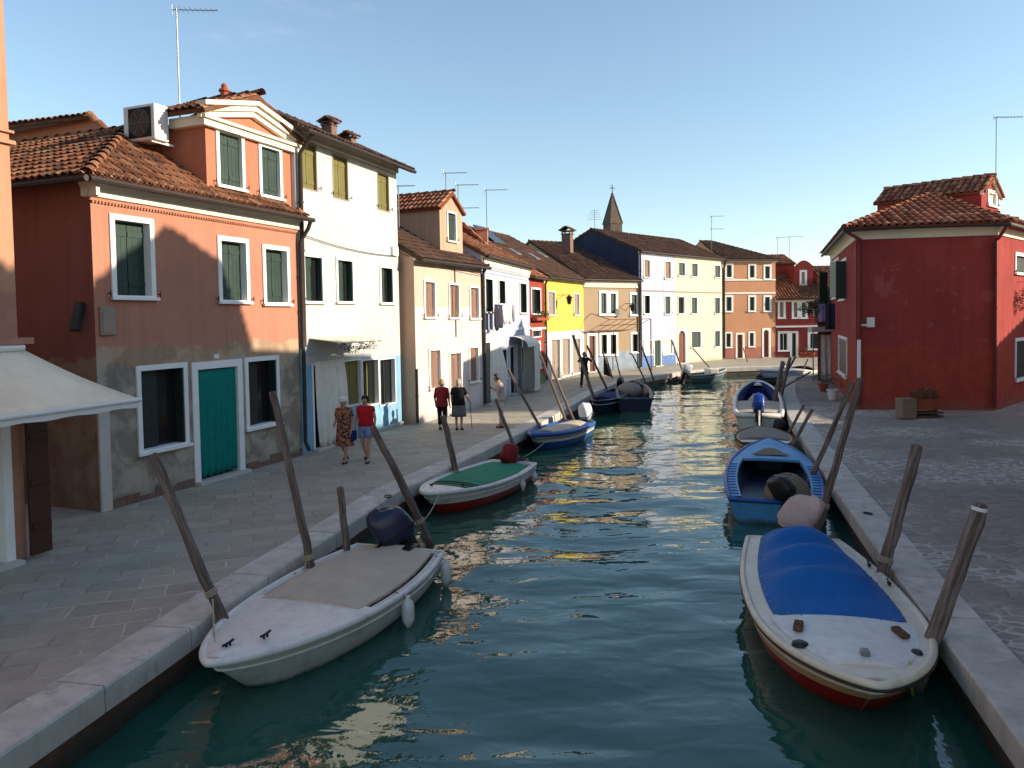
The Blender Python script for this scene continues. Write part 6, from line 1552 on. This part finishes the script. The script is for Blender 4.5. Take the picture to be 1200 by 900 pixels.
o,X4,J4=person('woman in black top and grey skirt leaning on a stick beside the peach house door',(538,504),1.6,R(-10),dict(elr=(.3,.02,1.14),wrr=(.33,.2,.98)),[('skirt',gry,.47),('torso',.86,1.43,blk,'top',.0,.7)],hair='grey',wide=1.2)
cx=X4@V((.34,.26,.93)); g=MB(); g.tube([V((cx.x+.05,cx.y,0.0)),cx,cx+V((0,0,.03)),cx+V((-.09,0,.035))],.012,8); st=setp(g.build('walking_stick',M['bwood']),'thin brown walking stick held by the woman in the grey skirt','stick')
o,X5,J5=person('man in pale pink shirt and light trousers looking down beside the blue railed boat',(588,501),1.72,R(95),dict(lean=.12,head=1,elr=(.23,.1,1.16),wrr=(.08,.28,1.28),ell=(-.23,.1,1.16),wrl=(-.06,.28,1.25)),[('legs',lt,'trousers',1.95),('torso',.86,1.43,pale,'shirt',.01,1.4)],hair='dark')
ph=X5@V((.0,.36,1.32)); g=MB(); g.xf=Matrix.Translation(ph)@Matrix.Rotation(R(95),4,'Z'); g.bbox(-.04,.04,-.006,.006,-.08,.08,.004); setp(g.build('phone',M['rubber']),'dark phone in the hands of the man in the pale pink shirt','phone')
o,X6,J6=person('distant figure in dark clothes lifting a camera in front of the yellow house',(685,454),1.74,R(185),dict(knl=(-.14,.04,.5),anl=(-.2,.05,.085),knr=(.12,0,.5),anr=(.16,-.05,.085),elr=(.32,.16,1.3),wrr=(.09,.28,1.52),ell=(-.32,.16,1.3),wrl=(-.09,.28,1.52)),[('legs',dk,'trousers',1.95),('torso',.86,1.43,dk,'jacket',.01,1.9)],hair='dark')
cm=X6@V((0,.36,1.58)); g=MB(); g.xf=Matrix.Translation(cm)@Matrix.Rotation(R(185),4,'Z'); g.bbox(-.07,.07,-.04,.03,-.045,.045,.01); g.tube([(0,.03,0),(0,.1,0)],.035,12); setp(g.build('camera',M['rubber']),'black camera held up by the distant figure in dark clothes','camera')
# ================================================================== SMALL OBJECTS
def chair(c,rz,label):
    r=thing('chair',label,'chair',c,rz,'plastic chairs by the lilac house'); X=Matrix.Translation(V(c))@Matrix.Rotation(rz,4,'Z'); m_=M['cnavy']
    g=MB(); g.xf=X; g.bbox(-.24,.24,-.23,.23,.42,.45,.01); g.build('seat',m_,r)
    for sx in(-1,1):
        for sy in(-1,1): g=MB(); g.xf=X; g.tube([(sx*.27,sy*.26,0),(sx*.23,sy*.2,.42)],.022,8); g.build('leg',m_,r)
        g=MB(); g.xf=X; g.tube([(sx*.25,.22,.44),(sx*.28,.2,.66),(sx*.28,-.1,.68),(sx*.24,-.26,.64)],.022,8); g.build('armrest',m_,r)
    g=MB(); g.xf=X; 
    g.loft([[V((x,-.22-.08*t-.03*(1-(x/.24)**2),.45+.42*t+.03*(1-(x/.24)**2)*t)) for x in (-.24,-.16,-.08,0,.08,.16,.24)] for t in(0,.33,.66,1)],closed=False); o=g.build('backrest',m_,r); o.modifiers.new('t','SOLIDIFY').thickness=.02
chair(gp(601.5,462),R(-70),'dark plastic chair half hidden left of the white tent at the lilac house door')
chair(gp(623,456),R(-80),'dark blue plastic armchair right of the white tent at the lilac house door')
# planter group before the dark red wall
c=gp(1082,489); pl=thing('planter','terracotta trough of dry green plants before the blank dark red wall','planter',c,0)
g=MB(); g.xf=Matrix.Translation(c); g.loft([[V((sx*w_,sy*d_,z)) for sx,sy in((-1,-1),(1,-1),(1,1),(-1,1))] for z,w_,d_ in((.28,.42,.16),(.58,.50,.20),(.62,.52,.22),(.63,.46,.17),(.58,.45,.16))]); g.build('trough',M['terracotta'],pl)
g=MB(); leaves(g,c+V((0,0,.78)),(.6,.25,.2),420,.05); leaves(g,c+V((.1,0,.95)),(.3,.15,.2),80,.04); g.build('foliage',M['leafdry'],pl)
for zz in(.02,.14): 
    g=MB(); g.xf=Matrix.Translation(c); g.bbox(-.55,.55,-.24,.24,zz,zz+.06,.01)
    setp(g.build('board',M['woodplain'],pl))
for sx in(-.42,.42): g=MB(); g.xf=Matrix.Translation(c); g.bbox(sx-.05,sx+.05,-.22,.22,.2,.28,.01); g.build('block',M['shgrey'],pl)
c=gp(1061.5,491); bx=thing('crate','beige cardboard coloured box beside the terracotta trough','box',c,0); g=MB(); g.xf=Matrix.Translation(c)@Matrix.Rotation(R(4),4,'Z'); g.bbox(-.24,.24,-.22,.22,.03,.66,.012); g.build('box',M['tkhaki'],bx)
g=MB(); g.xf=Matrix.Translation(c)@Matrix.Rotation(R(4),4,'Z'); g.box(-.25,.25,-.23,.23,.662,.69); g.build('lid',M['tkhaki'],bx)
def pot(c,r,h,mat,label,fol='leafdry',fr=.35,n=200,flower=False):
    c=V(c); o=thing('potted_plant',label,'potted plant',c,0,'pots by the mauve house'); g=MB(); g.lathe(c,[(r*.65,0),(r*.95,h*.85),(r*1.08,h*.86),(r*1.08,h),(r*.9,h),(r*.85,h*.9),(0,h*.9)],16); g.build('pot',M[mat],o,smooth=True,auto=40)
    g=MB(); leaves(g,c+V((0,0,h+fr*.6)),(fr,fr,fr*.7),n,.045); g.build('foliage',M[fol],o)
    g=MB(); [g.tube([c+V((0,0,h*.85)),c+V((random.uniform(-.5,.5)*fr,random.uniform(-.5,.5)*fr,h+fr*.8))],.008,5) for _ in range(1)]; g.build('stem',M['woodplain'],o)
    if flower: g=MB(); leaves(g,c+V((0,0,h+fr*.7)),(fr,fr,fr*.6),30,.04); g.build('blossom',M['flower'],o)
pot(gp(976,468),.24,.42,'bwhite','brown bush in a white pot beside the dark red house corner','leafdry',.5,320)
pot(gp(965,459),.22,.35,'terracotta','dark leafy bush in a terracotta pot by the white curtain','leaf',.42,260,True)
# pots by the far red house
for i,(x,y) in enumerate([(941,419),(951,419)]): pot(gp(x,y),.25,.4,'terracotta','dark green bush before the white shopfront' if i==0 else 'dark green bush before the blue shuttered window of the far red house','leaf',.55,160)
# aerials (masts on the roofs)
def ant(px,py,pyb,Y,lb,st,az=0,arm=1.2,r=.02): 
    b_=at_y(px,pyb,Y); t_=at_y(px,py,Y); antenna(b_,t_.z-b_.z,lb,st,R(az),r,arm)
ant(211,10,140,19.2,'tall aerial mast above the air conditioner with a long horizontal yagi','yagi',5,1.0,.018)
ant(523,202,235,32,'small aerial with a short flat boom left of the peach gable','yagi',0,.9); ant(537,216,235,33,'double aerial with a dish like cluster right of the peach gable','double',0,.9)
ant(571,222,285,36,'tall thin aerial mast above the lilac roof','yagi',0,1.0); ant(697,246,274,54,'aerial with crossed arms beside the bell tower spire','log',0,1.0)
ant(834,253,284,60,'aerial with crossed arms above the cream house roof','double',0,1.0); ant(911,278,304,66,'left of two thin masts over the apricot house','yagi',0,.9); ant(925,277,304,66,'right of two thin masts over the apricot house','yagi',0,1.2)
ant(467,217,240,27,'short aerial beside the white house eave with its boom to the right','yagi',0,.6)
rope('cable','cable sagging across the peach house eave towards the lilac house',[Fw.w(Fw.L-.05,-.07,z_at(Fw,465,296)),Fp.w(.5,-.2,z_at(Fp,490,303)),Fp.w(Fp.L,-.12,z_at(Fp,560,322))],.012,'darkmetal',sag=.05)
SH1=8.0;SH2=6.5;EXPO=1.2;SKG=0.9;SKT=(.68,.73,.745,1)
shade_caster('tall_shade_caster','invented tall narrow rose house out of view, shading the salmon facade',(11.4,12.35),(20,12.35),11.2,2.6,'redfar',.75)  # invented gabled block, sized to drop a peaked shadow on the salmon wall
shade_caster('quay_shade_caster','invented long ochre house out of view, shading the left foreground facades',(10.6,12.3),(9.8,-8),10.6,7,'leftb',.8)  # made-up block, tall enough to put the lower ochre facade in shade
shade_caster('square_shade_caster','invented cream house out of view, shading the lower salmon and white facades',(16.3,20.9),(12.7,15.1),9.5,5,'cream',.9)  # added out of sight, its height set by the shadow edge it throws
shade_caster('low_shade_caster','invented low peach house out of view, shading the foot of the white house',(17.6,23.2),(16.35,21.0),7.2,5,'peach',.8)  # stand-in block sized to shade only the bottom of the white wall
shade_caster('east_shade_caster','invented terracotta house out of view, shading the right paving and lower red wall',(31,36),(31,19),6.9,8,'orange2',1.2)  # unseen stand-in that keeps the right paving and lower red wall shaded
# ================================================================== LIGHT
SUN_AZ=-7.0; SUN_EL=19.0
w=bpy.data.worlds.new('World'); scene.world=w; w.use_nodes=True; nt=w.node_tree
sk=nt.nodes.new('ShaderNodeTexSky'); sk.sky_type='NISHITA'; sk.sun_disc=False; sk.sun_elevation=R(SUN_EL); sk.sun_rotation=R(90-SUN_AZ)
sk.altitude=0; sk.air_density=1.0; sk.dust_density=.35; sk.ozone_density=1.0
tc=nt.nodes.new('ShaderNodeTexCoord'); mp=nt.nodes.new('ShaderNodeMapping'); mp.inputs['Scale'].default_value=(2.2,2.2,9); mp.inputs['Location'].default_value=(.35,.2,.9); nt.links.new(tc.outputs['Generated'],mp.inputs[0])
nz=nt.nodes.new('ShaderNodeTexNoise'); nz.inputs['Scale'].default_value=1.5; nz.inputs['Detail'].default_value=7; nz.inputs['Roughness'].default_value=.62; nt.links.new(mp.outputs[0],nz.inputs['Vector'])
rp=nt.nodes.new('ShaderNodeValToRGB'); rp.color_ramp.elements[0].position=.64; rp.color_ramp.elements[1].position=.85; rp.color_ramp.elements[1].color=(.32,.32,.32,1); nt.links.new(nz.outputs[0],rp.inputs[0])
gm=nt.nodes.new('ShaderNodeGamma'); gm.inputs[1].default_value=SKG; nt.links.new(sk.outputs[0],gm.inputs[0])
ti=nt.nodes.new('ShaderNodeMix'); ti.data_type='RGBA'; ti.blend_type='MULTIPLY'; ti.inputs[0].default_value=1; nt.links.new(gm.outputs[0],ti.inputs[6]); ti.inputs[7].default_value=SKT
mx=nt.nodes.new('ShaderNodeMix'); mx.data_type='RGBA'; nt.links.new(rp.outputs[0],mx.inputs[0]); nt.links.new(ti.outputs[2],mx.inputs[6]); mx.inputs[7].default_value=(2.6,2.7,2.8,1)
nt.links.new(mx.outputs[2],nt.nodes['Background'].inputs[0]); nt.nodes['Background'].inputs[1].default_value=.15
ld=bpy.data.lights.new('sun','SUN'); lo=bpy.data.objects.new('sun',ld); col.objects.link(lo); ld.energy=3.2; ld.angle=R(.5); ld.color=(1,.86,.66)
sd=V((math.cos(R(SUN_AZ))*math.cos(R(SUN_EL)),math.sin(R(SUN_AZ))*math.cos(R(SUN_EL)),math.sin(R(SUN_EL))))
lo.rotation_euler=sd.to_track_quat('Z','Y').to_euler(); lo.location=(40,0,30)
scene.view_settings.view_transform='Standard'; scene.view_settings.look='None'; scene.view_settings.gamma=1; scene.view_settings.exposure=EXPO
scene.cycles.max_bounces=8; scene.cycles.caustics_reflective=False; scene.cycles.caustics_refractive=False
